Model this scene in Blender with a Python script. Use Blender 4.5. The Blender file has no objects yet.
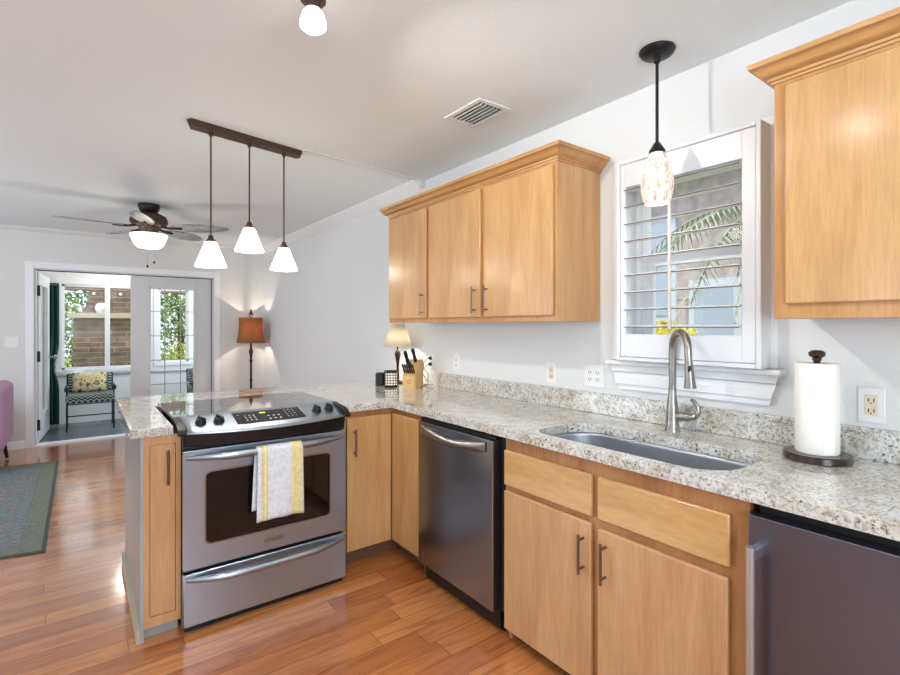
import bpy, bmesh, math, random
from mathutils import Vector, Matrix
random.seed(7)
S = bpy.context.scene
COL = S.collection
PI = math.pi

# ------------------------------------------------------------------ camera
F = 494.0; YAW = math.atan2(370, 494); EYE = 1.348
cd = bpy.data.cameras.new('camera'); cam = bpy.data.objects.new('camera', cd); COL.objects.link(cam)
cam.location = (0, 0, EYE); cam.rotation_euler = (PI/2, 0, -YAW)
cd.sensor_width = 36; cd.lens = F/900*36; cd.shift_y = -(337.5-326)/900; cd.clip_start = .02; cd.clip_end = 200
S.camera = cam
S.view_settings.view_transform = 'Standard'; S.view_settings.look = 'None'
S.view_settings.exposure = 0.06; S.view_settings.gamma = 1; S.view_settings.use_curve_mapping = False

# ------------------------------------------------------------------ world, sun, added fill lights set at unseen windows
w = bpy.data.worlds.new('sky'); S.world = w; w.use_nodes = True
bg = w.node_tree.nodes['Background']; bg.inputs[0].default_value = (.80, .89, 1, 1); bg.inputs[1].default_value = 1.6
def lamp(kind, name, loc, power, color=(1, 1, 1), **k):
    d = bpy.data.lights.new(name, kind); d.energy = power; d.color = color
    o = bpy.data.objects.new(name, d); COL.objects.link(o); o.location = loc
    for a, v in k.items():
        if a == 'rot': o.rotation_euler = v
        else: setattr(d, a, v)
    return o
lamp('SUN', 'sun', (0, 0, 20), 2.1, (1, .95, .86), rot=(math.radians(44), 0, math.radians(-46)), angle=.03)
FILL_COL = (.80, .91, 1)
lamp('AREA', 'fill_light_back', (-.2, -1.66, 1.55), 84, FILL_COL, shape='RECTANGLE', size=2.0, size_y=1.2, rot=(PI/2+.62, 0, 0))  # added fill light behind the camera
lamp('AREA', 'fill_light_left', (-2.96, 4.6, 1.4), 52, FILL_COL, shape='RECTANGLE', size=2.2, size_y=1.5, rot=(PI/2+.42, 0, -PI/2))  # added fill light for the living room, out of view
lamp('AREA', 'fill_light_kitchen_left', (-2.96, .8, 1.45), 14, FILL_COL, shape='RECTANGLE', size=1.6, size_y=1.2, rot=(PI/2+.75, 0, -PI/2))  # added fill light on the kitchen's unseen left side

# ------------------------------------------------------------------ materials
def lin(c):
    return tuple(((x/255)/12.92 if x/255 <= .04045 else (((x/255)+.055)/1.055)**2.4) for x in c)+(1,)
def mat(name, rgb, rough=.5, metal=0., coat=0., spec=.5, emit=None, es=1, trans=0, bump=None, alpha=1, ior=1.45):
    m = bpy.data.materials.new(name); m.use_nodes = True
    b = m.node_tree.nodes['Principled BSDF']
    b.inputs['Base Color'].default_value = lin(rgb); b.inputs['Roughness'].default_value = rough
    b.inputs['Metallic'].default_value = metal; b.inputs['Coat Weight'].default_value = coat
    b.inputs['Specular IOR Level'].default_value = spec; b.inputs['IOR'].default_value = ior
    b.inputs['Transmission Weight'].default_value = trans
    if emit: b.inputs['Emission Color'].default_value = lin(emit); b.inputs['Emission Strength'].default_value = es
    if bump:
        T = m.node_tree; n = node(T, 'ShaderNodeTexNoise', Scale=bump[0], Detail=3); u = node(T, 'ShaderNodeBump', Strength=bump[1], Distance=bump[2] if len(bump) > 2 else .002)
        c = T.nodes.new('ShaderNodeTexCoord'); T.links.new(c.outputs['Object'], n.inputs['Vector'])
        T.links.new(n.outputs[0], u.inputs['Height']); T.links.new(u.outputs[0], b.inputs['Normal'])
    return m
def node(T, t, **k):
    n = T.nodes.new(t)
    for a, v in k.items():
        if a in n.inputs: n.inputs[a].default_value = v
        else: setattr(n, a, v)
    return n
def coords(T, scale=(1, 1, 1), rot=(0, 0, 0)):
    c = T.nodes.new('ShaderNodeTexCoord'); m = node(T, 'ShaderNodeMapping'); m.inputs['Scale'].default_value = scale; m.inputs['Rotation'].default_value = rot
    T.links.new(c.outputs['Object'], m.inputs['Vector']); return m.outputs[0]
def ramp(T, src, stops):
    r = T.nodes.new('ShaderNodeValToRGB'); T.links.new(src, r.inputs[0])
    e = r.color_ramp.elements
    while len(e) < len(stops): e.new(.5)
    for q, (p, c) in zip(e, stops): q.position = p; q.color = c if len(c) == 4 else lin(c)
    return r.outputs[0]
def mix(T, a, b, fac, mode='MIX'):
    n = T.nodes.new('ShaderNodeMix'); n.data_type = 'RGBA'; n.blend_type = mode
    for i, v in ((0, fac), (6, a), (7, b)):
        if isinstance(v, bpy.types.NodeSocket): T.links.new(v, n.inputs[i])
        else: n.inputs[i].default_value = v
    return n.outputs[2]
def wood(name, c1, c2, c3, rough=.3, coat=.25, scale=(7, 7, .9), seedoff=0):
    m = mat(name, c1, rough, coat=coat); m.node_tree.nodes['Principled BSDF'].inputs['Coat Roughness'].default_value = .18
    T = m.node_tree; b = T.nodes['Principled BSDF']
    v = coords(T, scale)
    n1 = node(T, 'ShaderNodeTexNoise', Scale=1.3, Detail=6, Roughness=.6, Distortion=.6); T.links.new(v, n1.inputs['Vector'])
    n2 = node(T, 'ShaderNodeTexNoise', Scale=9, Detail=4, Roughness=.7); T.links.new(coords(T, (scale[0]*2, scale[1]*2, scale[2])), n2.inputs['Vector'])
    a = ramp(T, n1.outputs[0], [(.3, c3), (.5, c1), (.72, c2)])
    g = ramp(T, n2.outputs[0], [(.35, (225, 225, 225)), (.6, (255, 255, 255))])
    T.links.new(mix(T, a, g, .55, 'MULTIPLY'), b.inputs['Base Color'])
    return m
M = {}
M['maple'] = wood('honey_maple', (205, 158, 102), (216, 172, 116), (190, 140, 86), coat=.7)
M['maple_low'] = wood('rosy_maple', (206, 157, 110), (216, 170, 124), (192, 140, 94), rough=.34)
M['maple_h'] = wood('honey_maple_horizontal', (209, 163, 106), (219, 177, 122), (194, 144, 88), scale=(7, .9, 7))
M['maple_gap_shade'] = wood('maple_door_gap_shade', (196, 144, 88), (206, 156, 100), (182, 128, 76))  # darkened wood tone standing in for shadow between the doors
M['maple_crown'] = wood('maple_crown', (196, 146, 90), (208, 160, 104), (182, 130, 78), scale=(7, .9, 7))
M['maple_edge'] = wood('maple_face_frame', (184, 128, 80), (196, 142, 92), (168, 112, 66), rough=.4)
M['dark_toe'] = mat('toe_kick_black', (30, 25, 24), .5)
M['toe_wood'] = mat('toe_kick_brown', (120, 84, 64), .5)
M['wall'] = mat('wall_paint', (226, 227, 228), .6, bump=(180, .12))
M['wall_far'] = mat('living_wall_paint', (224, 223, 220), .6, bump=(180, .1))
M['ceiling'] = mat('ceiling_texture', (236, 243, 245), .8, bump=(90, .35, .004))
M['white'] = mat('white_trim', (240, 241, 243), .35)
M['shutter'] = mat('shutter_paint', (228, 231, 235), .3)
M['taupe'] = mat('louver_shade_taupe', (112, 100, 94), .6)  # taupe stands in for the shade on backlit louver edges
M['rodgrey'] = mat('tilt_rod_grey', (206, 202, 198), .4)
M['doorpaint'] = mat('door_paint', (214, 215, 217), .4)
M['grey_panel'] = mat('grey_panel', (164, 166, 164), .3, coat=.3)
M['tan_trim'] = mat('tan_strip', (196, 182, 160), .4)
M['bronze'] = mat('oil_rubbed_bronze', (52, 42, 38), .42, .6)
M['bronze_warm'] = mat('warm_bronze', (84, 66, 58), .45, .5)
M['black'] = mat('black_plastic', (18, 18, 20), .35)
M['blackmetal'] = mat('black_metal', (25, 26, 28), .4, .3)
M['nickel'] = mat('brushed_nickel', (158, 154, 148), .28, 1)
M['pull'] = mat('pull_nickel', (128, 116, 104), .35, .9)
M['handle_steel'] = mat('handle_steel', (205, 208, 214), .42, 1)
M['cream_plastic'] = mat('ivory_plastic', (226, 214, 190), .4)
M['white_plastic'] = mat('white_plastic', (238, 238, 236), .35)
M['slot'] = mat('slot_dark', (70, 62, 52), .6)
M['cook'] = mat('ceramic_glass', (22, 22, 24), .04, spec=.9, coat=1)
M['ovenglass'] = mat('oven_glass', (14, 12, 12), .05, spec=.6)
M['ctrl'] = mat('control_glass', (26, 26, 30), .15)
M['led'] = mat('led_green', (60, 80, 10), emit=(200, 230, 20), es=1.3)
M['print'] = mat('panel_print', (190, 190, 195), .5)
M['paper'] = mat('paper_towel', (250, 247, 240), .9, bump=(120, .3))
M['espresso'] = mat('espresso_wood', (50, 34, 31), .25, coat=.4)
M['glassglow'] = mat('opal_glass', (255, 252, 245), .3, emit=(255, 250, 240), es=5)
M['glassglow_warm'] = mat('opal_glass_bowl', (255, 250, 240), .3, emit=(255, 246, 230), es=1.5)
M['candleglow'] = mat('candle_glass', (235, 228, 215), .3, emit=(255, 244, 226), es=.35)
M['linen'] = mat('lamp_linen', (244, 236, 218), .9, emit=(255, 240, 215), es=.2)
M['amber'] = mat('amber_shade', (150, 75, 30), .8, emit=(214, 120, 44), es=.32)
M['blockwood'] = wood('knife_block_wood', (222, 180, 120), (232, 194, 138), (206, 160, 100), rough=.5, coat=0)
M['teal'] = mat('teal_curtain', (22, 66, 62), .9)
M['slate'] = None
M['velvet'] = mat('mauve_velvet', (184, 148, 178), .9)
M['rubberleg'] = mat('dark_leg', (30, 26, 26), .5)
M['darkwood'] = mat('dark_wood', (60, 40, 30), .4)
M['steel_sink'] = mat('sink_steel', (172, 178, 186), .42, .9)

def steel(name, rgb, rough=.3, axis=(1, 1, 60)):
    m = mat(name, rgb, rough, 1); T = m.node_tree; b = T.nodes['Principled BSDF']
    n = node(T, 'ShaderNodeTexNoise', Scale=14, Detail=2); T.links.new(coords(T, axis), n.inputs['Vector'])
    r = ramp(T, n.outputs[0], [(.3, (rough-.012,)*3+(1,)), (.7, (rough+.012,)*3+(1,))]); T.links.new(r, b.inputs['Roughness'])
    return m
M['steel'] = steel('brushed_stainless', (172, 184, 198), .33, (1, 1, 60))
M['steel_v'] = mat('brushed_stainless_dark', (160, 162, 168), .26, 1)
M['steel_fridge'] = mat('brushed_stainless_cool', (118, 120, 134), .32, 1)

def granite():
    m = mat('granite', (196, 188, 172), .09, coat=.6); T = m.node_tree; b = T.nodes['Principled BSDF']; b.inputs['Coat Roughness'].default_value = .03
    v = coords(T)
    def nz(s, d=4, r=.6, sc=None, dist=0):
        n = node(T, 'ShaderNodeTexNoise', Scale=s, Detail=d, Roughness=r, Distortion=dist); T.links.new(sc if sc is not None else v, n.inputs['Vector']); return n.outputs[0]
    cloud = ramp(T, nz(15, 5, .6), [(.28, (188, 174, 152)), (.42, (204, 199, 188)), (.58, (220, 219, 215)), (.75, (212, 214, 214))])
    mid = ramp(T, nz(85, 4, .65), [(.40, (146, 136, 126)), (.50, (255, 255, 255))])
    c = mix(T, cloud, mid, .55, 'MULTIPLY')
    vo = node(T, 'ShaderNodeTexVoronoi', Scale=95); T.links.new(v, vo.inputs['Vector'])
    sp = node(T, 'ShaderNodeTexNoise', Scale=105, Detail=4, Roughness=.7, Distortion=.4); T.links.new(v, sp.inputs['Vector'])
    dark = ramp(T, sp.outputs[0], [(.395, (1, 1, 1, 1)), (.43, (0, 0, 0, 1))])
    big = ramp(T, nz(16, 3, .5), [(.40, (.25, .25, .25, 1)), (.58, (1, 1, 1, 1))])
    dm = mix(T, dark, big, 1, 'MULTIPLY')
    c2 = mix(T, c, lin((36, 32, 32)), dm)
    g = ramp(T, nz(75, 3, .6, coords(T, (1, 1, 1), (.4, .7, 1))), [(.33, (1, 1, 1, 1)), (.37, (0, 0, 0, 1))])
    c3 = mix(T, c2, lin((128, 118, 112)), g)
    T.links.new(c3, b.inputs['Base Color']); return m
M['granite'] = granite()

def floor_mat():
    m = mat('oak_floor', (190, 120, 66), .26, coat=1); m.node_tree.nodes['Principled BSDF'].inputs['Coat IOR'].default_value = 1.6; T = m.node_tree; b = T.nodes['Principled BSDF']
    b.inputs['Coat Roughness'].default_value = .12
    v = coords(T)
    br = node(T, 'ShaderNodeTexBrick', offset=0, offset_frequency=2, squash=1.0)
    br.inputs['Scale'].default_value = 1; br.inputs['Brick Width'].default_value = .95; br.inputs['Row Height'].default_value = .115
    br.inputs['Mortar Size'].default_value = .0013; br.inputs['Mortar Smooth'].default_value = .3; br.inputs['Bias'].default_value = 0
    br.inputs['Color1'].default_value = (0, 0, 0, 1); br.inputs['Color2'].default_value = (1, 1, 1, 1); br.inputs['Mortar'].default_value = (.5, .5, .5, 1)
    sp = node(T, 'ShaderNodeSeparateXYZ'); T.links.new(v, sp.inputs[0])
    def mt(op, a, b2=None):
        n_ = node(T, 'ShaderNodeMath', operation=op)
        for i, q in enumerate((a, b2)):
            if isinstance(q, bpy.types.NodeSocket): T.links.new(q, n_.inputs[i])
            elif q is not None: n_.inputs[i].default_value = q
        return n_.outputs[0]
    row = mt('FLOOR', mt('DIVIDE', sp.outputs[1], .115)); sh_ = mt('FRACT', mt('MULTIPLY', mt('SINE', mt('MULTIPLY', row, 12.9898)), 437.58))
    cb = node(T, 'ShaderNodeCombineXYZ'); T.links.new(mt('ADD', sp.outputs[0], mt('MULTIPLY', sh_, 3.1)), cb.inputs[0]); T.links.new(sp.outputs[1], cb.inputs[1])
    T.links.new(cb.outputs[0], br.inputs['Vector'])
    base = ramp(T, br.outputs['Color'], [(0, (176, 104, 56)), (.5, (198, 124, 68)), (1, (214, 142, 84))])
    off = node(T, 'ShaderNodeVectorMath', operation='MULTIPLY_ADD'); T.links.new(br.outputs['Color'], off.inputs[0]); off.inputs[1].default_value = (9, 9, 9)
    T.links.new(coords(T, (1.1, 12, 1)), off.inputs[2])
    n = node(T, 'ShaderNodeTexNoise', Scale=2.4, Detail=6, Roughness=.65, Distortion=1.2); T.links.new(off.outputs[0], n.inputs['Vector'])
    g = ramp(T, n.outputs[0], [(.3, (176, 150, 130)), (.55, (255, 255, 255)), (.8, (255, 240, 222))])
    c = mix(T, base, g, .7, 'MULTIPLY')
    c = mix(T, c, lin((96, 54, 30)), br.outputs['Fac'])
    T.links.new(c, b.inputs['Base Color'])
    bu = node(T, 'ShaderNodeBump', Strength=.12, Distance=.001, invert=True); T.links.new(br.outputs['Fac'], bu.inputs['Height']); T.links.new(bu.outputs[0], b.inputs['Normal'])
    return m
M['floor'] = floor_mat()

def tiles(name, c1, c2, mortar, bw, rh, ms, rough=.5, rot=(0, 0, 0), offset=.5):
    m = mat(name, c1, rough); T = m.node_tree; b = T.nodes['Principled BSDF']
    br = node(T, 'ShaderNodeTexBrick', offset=offset); I = br.inputs
    I['Scale'].default_value = 1; I['Brick Width'].default_value = bw; I['Row Height'].default_value = rh; I['Mortar Size'].default_value = ms
    I['Color1'].default_value = lin(c1); I['Color2'].default_value = lin(c2); I['Mortar'].default_value = lin(mortar)
    T.links.new(coords(T, (1, 1, 1), rot), I['Vector'])
    n = node(T, 'ShaderNodeTexNoise', Scale=7, Detail=4); T.links.new(coords(T), n.inputs['Vector'])
    g = ramp(T, n.outputs[0], [(.3, (190, 190, 190)), (.65, (255, 255, 255))])
    T.links.new(mix(T, br.outputs['Color'], g, .7, 'MULTIPLY'), b.inputs['Base Color']); return m
M['slate'] = tiles('slate_tile', (84, 98, 104), (112, 122, 124), (140, 146, 146), .45, .3, .006, .3)
M['brick'] = tiles('fireplace_stone', (150, 128, 112), (126, 106, 94), (166, 152, 138), .42, .1, .01, .8, rot=(PI/2, 0, 0))
M['siding'] = tiles('house_siding', (204, 190, 188), (192, 176, 174), (150, 130, 124), 6, .16, .012, .7, rot=(PI/2, 0, PI/2), offset=0)
def spots(name, base, stops, scale, rough=.9, kind='noise'):
    m = mat(name, base, rough); T = m.node_tree; b = T.nodes['Principled BSDF']
    if kind == 'noise': n = node(T, 'ShaderNodeTexNoise', Scale=scale, Detail=5, Roughness=.65)
    else: n = node(T, 'ShaderNodeTexVoronoi', Scale=scale)
    T.links.new(coords(T), n.inputs['Vector']); T.links.new(ramp(T, n.outputs[0], stops), b.inputs['Base Color']); return m
M['rug'] = spots('rug_field', (110, 120, 122), [(.3, (62, 98, 104)), (.42, (128, 134, 134)), (.5, (84, 112, 116)), (.57, (150, 132, 132)), (.68, (120, 92, 98))], 13)
M['rug_border'] = spots('rug_border', (110, 120, 122), [(.35, (90, 100, 92)), (.5, (128, 128, 112)), (.65, (92, 108, 106))], 26)
M['rug_edge'] = mat('rug_binding', (78, 86, 80), .9)
M['pillow'] = spots('floral_pillow', (214, 200, 150), [(.36, (36, 46, 50)), (.44, (150, 140, 96)), (.47, (214, 200, 150)), (.56, (228, 218, 180)), (.62, (120, 116, 76))], 13)
def wavy():
    m = mat('zigzag_fabric', (60, 84, 88), .9); T = m.node_tree; b = T.nodes['Principled BSDF']
    br = node(T, 'ShaderNodeTexWave', Scale=9, Distortion=0); br.wave_profile = 'TRI'
    c = T.nodes.new('ShaderNodeTexCoord'); sx = node(T, 'ShaderNodeSeparateXYZ'); T.links.new(c.outputs['Object'], sx.inputs[0])
    def mt(op, a, b2):
        n = node(T, 'ShaderNodeMath', operation=op)
        for i, q in enumerate((a, b2)):
            if isinstance(q, bpy.types.NodeSocket): T.links.new(q, n.inputs[i])
            elif q is not None: n.inputs[i].default_value = q
        return n.outputs[0]
    zz = mt('PINGPONG', sx.outputs[0], .03)
    s = mt('ADD', mt('ADD', zz, sx.outputs[2]), sx.outputs[1]); fr = mt('PINGPONG', s, .02)
    T.links.new(ramp(T, mt('MULTIPLY', fr, 50), [(.5, (34, 54, 62)), (.72, (176, 188, 180))]), b.inputs['Base Color']); return m
M['zigzag'] = wavy()
M['leaf'] = spots('foliage', (96, 128, 60), [(.35, (70, 104, 44)), (.5, (120, 150, 70)), (.65, (164, 184, 100))], 3)
M['leaf_light'] = spots('foliage_yellow', (180, 190, 90), [(.35, (140, 160, 60)), (.5, (190, 198, 90)), (.65, (226, 224, 130))], 4)
M['palm'] = spots('palm_leaf', (150, 156, 140), [(.35, (112, 124, 108)), (.6, (190, 192, 170))], 6)
M['yellow'] = spots('yellow_bloom', (236, 214, 60), [(.35, (200, 176, 40)), (.55, (244, 226, 80))], 30)
M['grass'] = spots('lawn', (130, 150, 80), [(.35, (110, 130, 70)), (.6, (160, 176, 100))], 2)
M['blade'] = spots('weathered_blade', (150, 150, 156), [(.3, (120, 104, 98)), (.5, (156, 158, 166)), (.7, (178, 182, 190))], 12, rough=.35)
def cloth_shade(name, rgb, fac=.5):
    m = mat(name, rgb, .9); T = m.node_tree; b = T.nodes['Principled BSDF']; o = T.nodes['Material Output']
    t = node(T, 'ShaderNodeBsdfTranslucent'); t.inputs[0].default_value = lin(rgb); x = node(T, 'ShaderNodeMixShader'); x.inputs[0].default_value = fac
    T.links.new(b.outputs[0], x.inputs[1]); T.links.new(t.outputs[0], x.inputs[2]); T.links.new(x.outputs[0], o.inputs[0]); return m
M['amber'] = cloth_shade('amber_shade', (168, 116, 72), .3); M['linen'] = cloth_shade('lamp_linen', (240, 232, 214))
M['towel'] = None
M['housewin'] = mat('house_window_glass', (176, 188, 206), .1)
M['lavender'] = mat('house_trim', (206, 214, 226), .6)
M['mauveroof'] = mat('house_roof', (150, 150, 158), .8)
def glass():
    m = bpy.data.materials.new('window_glass'); m.use_nodes = True; T = m.node_tree; T.nodes.clear()
    o = T.nodes.new('ShaderNodeOutputMaterial'); t = T.nodes.new('ShaderNodeBsdfTransparent'); g = T.nodes.new('ShaderNodeBsdfGlossy')
    g.inputs['Roughness'].default_value = .02; x = T.nodes.new('ShaderNodeMixShader'); fr = T.nodes.new('ShaderNodeFresnel'); fr.inputs[0].default_value = 1.14
    T.links.new(fr.outputs[0], x.inputs[0]); T.links.new(t.outputs[0], x.inputs[1]); T.links.new(g.outputs[0], x.inputs[2]); T.links.new(x.outputs[0], o.inputs[0]); return m
M['glass'] = glass()
def mosaic():
    m = mat('mosaic_shell_glass', (226, 208, 196), .3, emit=(255, 232, 214), es=.42); T = m.node_tree; b = T.nodes['Principled BSDF']
    n = node(T, 'ShaderNodeTexNoise', Scale=34, Detail=5, Roughness=.7); T.links.new(coords(T, (2, 2, .8)), n.inputs['Vector'])
    r = ramp(T, n.outputs[0], [(.36, (176, 152, 138)), (.5, (222, 206, 192)), (.62, (240, 232, 224))])
    T.links.new(r, b.inputs['Base Color']); T.links.new(r, b.inputs['Emission Color']); return m
M['mosaic'] = mosaic()
def towel_mat():
    m = mat('towel_cloth', (232, 232, 234), .95); T = m.node_tree; b = T.nodes['Principled BSDF']
    c = T.nodes.new('ShaderNodeTexCoord'); s = node(T, 'ShaderNodeSeparateXYZ'); T.links.new(c.outputs['Object'], s.inputs[0])
    mp = node(T, 'ShaderNodeMapRange'); T.links.new(s.outputs[0], mp.inputs[0]); mp.inputs[1].default_value = -.11; mp.inputs[2].default_value = .11
    r = T.nodes.new('ShaderNodeValToRGB'); T.links.new(mp.outputs[0], r.inputs[0]); r.color_ramp.interpolation = 'CONSTANT'
    W, Y1, Y2 = (228, 231, 238), (226, 214, 158), (232, 219, 156)
    st = [(0, W), (.1, Y1), (.17, (240, 236, 200)), (.2, Y1), (.24, W), (.72, (238, 232, 190)), (.78, Y2), (.97, W)]
    e = r.color_ramp.elements
    while len(e) < len(st): e.new(.5)
    for q, (p, cc) in zip(e, st): q.position = p; q.color = lin(cc)
    n = node(T, 'ShaderNodeTexNoise', Scale=60, Detail=2); T.links.new(c.outputs['Object'], n.inputs['Vector'])
    T.links.new(mix(T, r.outputs[0], ramp(T, n.outputs[0], [(.35, (225, 225, 228)), (.6, (255, 255, 255))]), .6, 'MULTIPLY'), b.inputs['Base Color'])
    return m
M['towel'] = towel_mat()

# ------------------------------------------------------------------ mesh helpers (shapes are given in world metres)
class MB:
    def __init__(s): s.bm = bmesh.new(); s.ang = 38; s.wn = False
    def add(s, t, mx=None):
        if mx is not None: bmesh.ops.transform(t, matrix=mx, verts=t.verts)
        me = bpy.data.meshes.new('t'); t.to_mesh(me); t.free(); s.bm.from_mesh(me); bpy.data.meshes.remove(me); return s
    def box(s, x0, x1, y0, y1, z0, z1, bev=0, mx=None, seg=1):
        t = bmesh.new(); bmesh.ops.create_cube(t, size=1)
        for v in t.verts: v.co = Vector(((x0+x1)/2+v.co.x*abs(x1-x0), (y0+y1)/2+v.co.y*abs(y1-y0), (z0+z1)/2+v.co.z*abs(z1-z0)))
        if bev: s.wn = True
        if bev: bmesh.ops.bevel(t, geom=t.edges[:], offset=bev, segments=seg, profile=.5, affect='EDGES')
        return s.add(t, mx)
    def lathe(s, c, prof, seg=24, mx=None, sy=1):
        t = bmesh.new(); rings = []
        for r, z in prof:
            if r < 1e-5: rings.append([t.verts.new((0, 0, z))])
            else: rings.append([t.verts.new((r*math.cos(2*PI*i/seg), sy*r*math.sin(2*PI*i/seg), z)) for i in range(seg)])
        for a, b in zip(rings, rings[1:]):
            for i in range(seg):
                j = (i+1) % seg
                if len(a) == 1 and len(b) == 1: continue
                if len(a) == 1: t.faces.new((a[0], b[i], b[j]))
                elif len(b) == 1: t.faces.new((a[i], a[j], b[0]))
                else: t.faces.new((a[i], a[j], b[j], b[i]))
        bmesh.ops.recalc_face_normals(t, faces=t.faces[:])
        m = Matrix.Translation(c) @ (mx if mx is not None else Matrix())
        return s.add(t, m)
    def tube(s, pts, r, seg=10, cap=True, closed=False):
        t = bmesh.new(); P = [Vector(p) for p in pts]; n = len(P); R = r if isinstance(r, (list, tuple)) else [r]*n
        rings = []; up = None
        for i, p in enumerate(P):
            if closed: d = (P[(i+1) % n]-P[i-1]).normalized()
            else: d = (P[min(i+1, n-1)]-P[max(i-1, 0)]).normalized()
            if up is None: up = d.orthogonal().normalized()
            up = (up-d*up.dot(d)).normalized(); q = d.cross(up)
            rings.append([t.verts.new(p+(up*math.cos(2*PI*k/seg)+q*math.sin(2*PI*k/seg))*R[i]) for k in range(seg)])
        for i in range(n if closed else n-1):
            a, b = rings[i], rings[(i+1) % n]
            for k in range(seg): t.faces.new((a[k], a[(k+1) % seg], b[(k+1) % seg], b[k]))
        if cap and not closed: t.faces.new(rings[0][::-1]); t.faces.new(rings[-1])
        return s.add(t)
    def prism(s, poly, fn):           # poly of (a,b); fn(a,b,k) -> world point, k=0/1
        t = bmesh.new(); n = len(poly)
        A = [t.verts.new(fn(a, b, 0)) for a, b in poly]; B = [t.verts.new(fn(a, b, 1)) for a, b in poly]
        t.faces.new(A); t.faces.new(B[::-1])
        for i in range(n): t.faces.new((A[i], B[i], B[(i+1) % n], A[(i+1) % n]))
        bmesh.ops.recalc_face_normals(t, faces=t.faces[:]); return s.add(t)
    def sweep(s, path, prof, closed=False):   # path of (x,y); prof of (offset to the right, z); mitred corners
        t = bmesh.new(); n = len(path); P = [Vector(p) for p in path]; rings = []
        for i in range(n):
            d0 = (P[i]-P[i-1]).normalized() if (i > 0 or closed) else None
            d1 = (P[(i+1) % n]-P[i]).normalized() if (i < n-1 or closed) else None
            d0 = d0 or d1; d1 = d1 or d0
            n0 = Vector((d0.y, -d0.x)); n1 = Vector((d1.y, -d1.x)); m = (n0+n1); m = m/(m.dot(n0)) if m.length > 1e-6 else n0
            rings.append([t.verts.new((P[i].x+m.x*o, P[i].y+m.y*o, z)) for o, z in prof])
        k = len(prof)
        for i in range(n if closed else n-1):
            a, b = rings[i], rings[(i+1) % n]
            for j in range(k): t.faces.new((a[j], a[(j+1) % k], b[(j+1) % k], b[j]))
        if not closed: t.faces.new(rings[0][::-1]); t.faces.new(rings[-1])
        bmesh.ops.recalc_face_normals(t, faces=t.faces[:]); return s.add(t)
    def grid(s, nu, nv, fn, closed_u=False):
        t = bmesh.new(); V = [[t.verts.new(fn(i/(nu-1) if not closed_u else i/nu, j/(nv-1))) for j in range(nv)] for i in range(nu)]
        for i in range(nu if closed_u else nu-1):
            for j in range(nv-1):
                a, b = V[i], V[(i+1) % nu]; t.faces.new((a[j], b[j], b[j+1], a[j+1]))
        return s.add(t)
    def ball(s, c, r, sc=(1, 1, 1), sub=3, mx=None):
        t = bmesh.new(); bmesh.ops.create_icosphere(t, subdivisions=sub, radius=r)
        return s.add(t, Matrix.Translation(c) @ (mx if mx is not None else Matrix()) @ Matrix.Diagonal((*sc, 1)))
    def build(s, name, m, parent=None, origin=None, solid=0):
        bm = s.bm
        if parent is not None: off = world(parent)
        else:
            if origin is None:
                xs = [v.co for v in bm.verts]; off = Vector(((min(v.x for v in xs)+max(v.x for v in xs))/2, (min(v.y for v in xs)+max(v.y for v in xs))/2, min(v.z for v in xs)))
            else: off = Vector(origin)
        own = Vector((0, 0, 0))
        if parent is not None:
            xs = [v.co for v in bm.verts]; own = Vector(tuple((min(v[i] for v in xs)+max(v[i] for v in xs))/2 for i in range(3)))-off
        for v in bm.verts: v.co -= off+own
        la = math.radians(s.ang)
        for e in bm.edges:
            e.smooth = not (len(e.link_faces) == 2 and e.calc_face_angle(0) > la)
        for f in bm.faces: f.smooth = True
        me = bpy.data.meshes.new(name); bm.to_mesh(me); bm.free(); me.materials.append(M[m] if isinstance(m, str) else m)
        o = bpy.data.objects.new(name, me); COL.objects.link(o)
        if parent is not None: o.parent = parent; o.location = own
        else: o.location = off
        if s.wn or name in ('countertop', 'oven_door'):
            wn_ = o.modifiers.new('normals', 'WEIGHTED_NORMAL'); wn_.keep_sharp = True; wn_.weight = 100
        if solid:
            md = o.modifiers.new('thickness', 'SOLIDIFY'); md.thickness = solid; md.offset = 0
        return o
def world(o):
    p = Vector(o.location)
    while o.parent: o = o.parent; p += Vector(o.location)
    return p
def tag(o, label, cat, group=None, kind=None):
    o['label'] = label; o['category'] = cat
    if group: o['group'] = group
    if kind: o['kind'] = kind
    return o
def thing(name, label, cat, loc, group=None):
    o = bpy.data.objects.new(name, None); COL.objects.link(o); o.location = loc; o.empty_display_size = .1
    return tag(o, label, cat, group)
def struct(o): o['kind'] = 'structure'; return o
def copytree(o, parent=None, loc=None, label=None):
    c = o.copy(); COL.objects.link(c)
    if parent: c.parent = parent
    if loc is not None: c.location = loc
    if label: c['label'] = label
    for ch in list(o.children): copytree(ch, c)
    return c
B = MB

def plate(outer, holes, z0, z1, bev=.0):
    t = bmesh.new(); es = []
    for loop in [outer]+holes:
        V = [t.verts.new((x, y, z1)) for x, y in loop]
        es += [t.edges.new((V[i], V[(i+1) % len(V)])) for i in range(len(V))]
    r = bmesh.ops.triangle_fill(t, use_beauty=True, use_dissolve=True, edges=es)
    bmesh.ops.recalc_face_normals(t, faces=t.faces[:])
    if t.faces[:] and sum(f.normal.z for f in t.faces) < 0: bmesh.ops.reverse_faces(t, faces=t.faces[:])
    ex = bmesh.ops.extrude_face_region(t, geom=t.faces[:])
    for v in [g for g in ex['geom'] if isinstance(g, bmesh.types.BMVert)]: v.co.z = z0
    bmesh.ops.recalc_face_normals(t, faces=t.faces[:])
    if bev:
        ee = [e for e in t.edges if len(e.link_faces) == 2 and e.calc_face_angle(0) > 1.0 and abs(e.verts[0].co.z-z1) < 1e-5 and abs(e.verts[1].co.z-z1) < 1e-5]
        bmesh.ops.bevel(t, geom=ee, offset=bev, segments=2, profile=.5, affect='EDGES')
    return t

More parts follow.
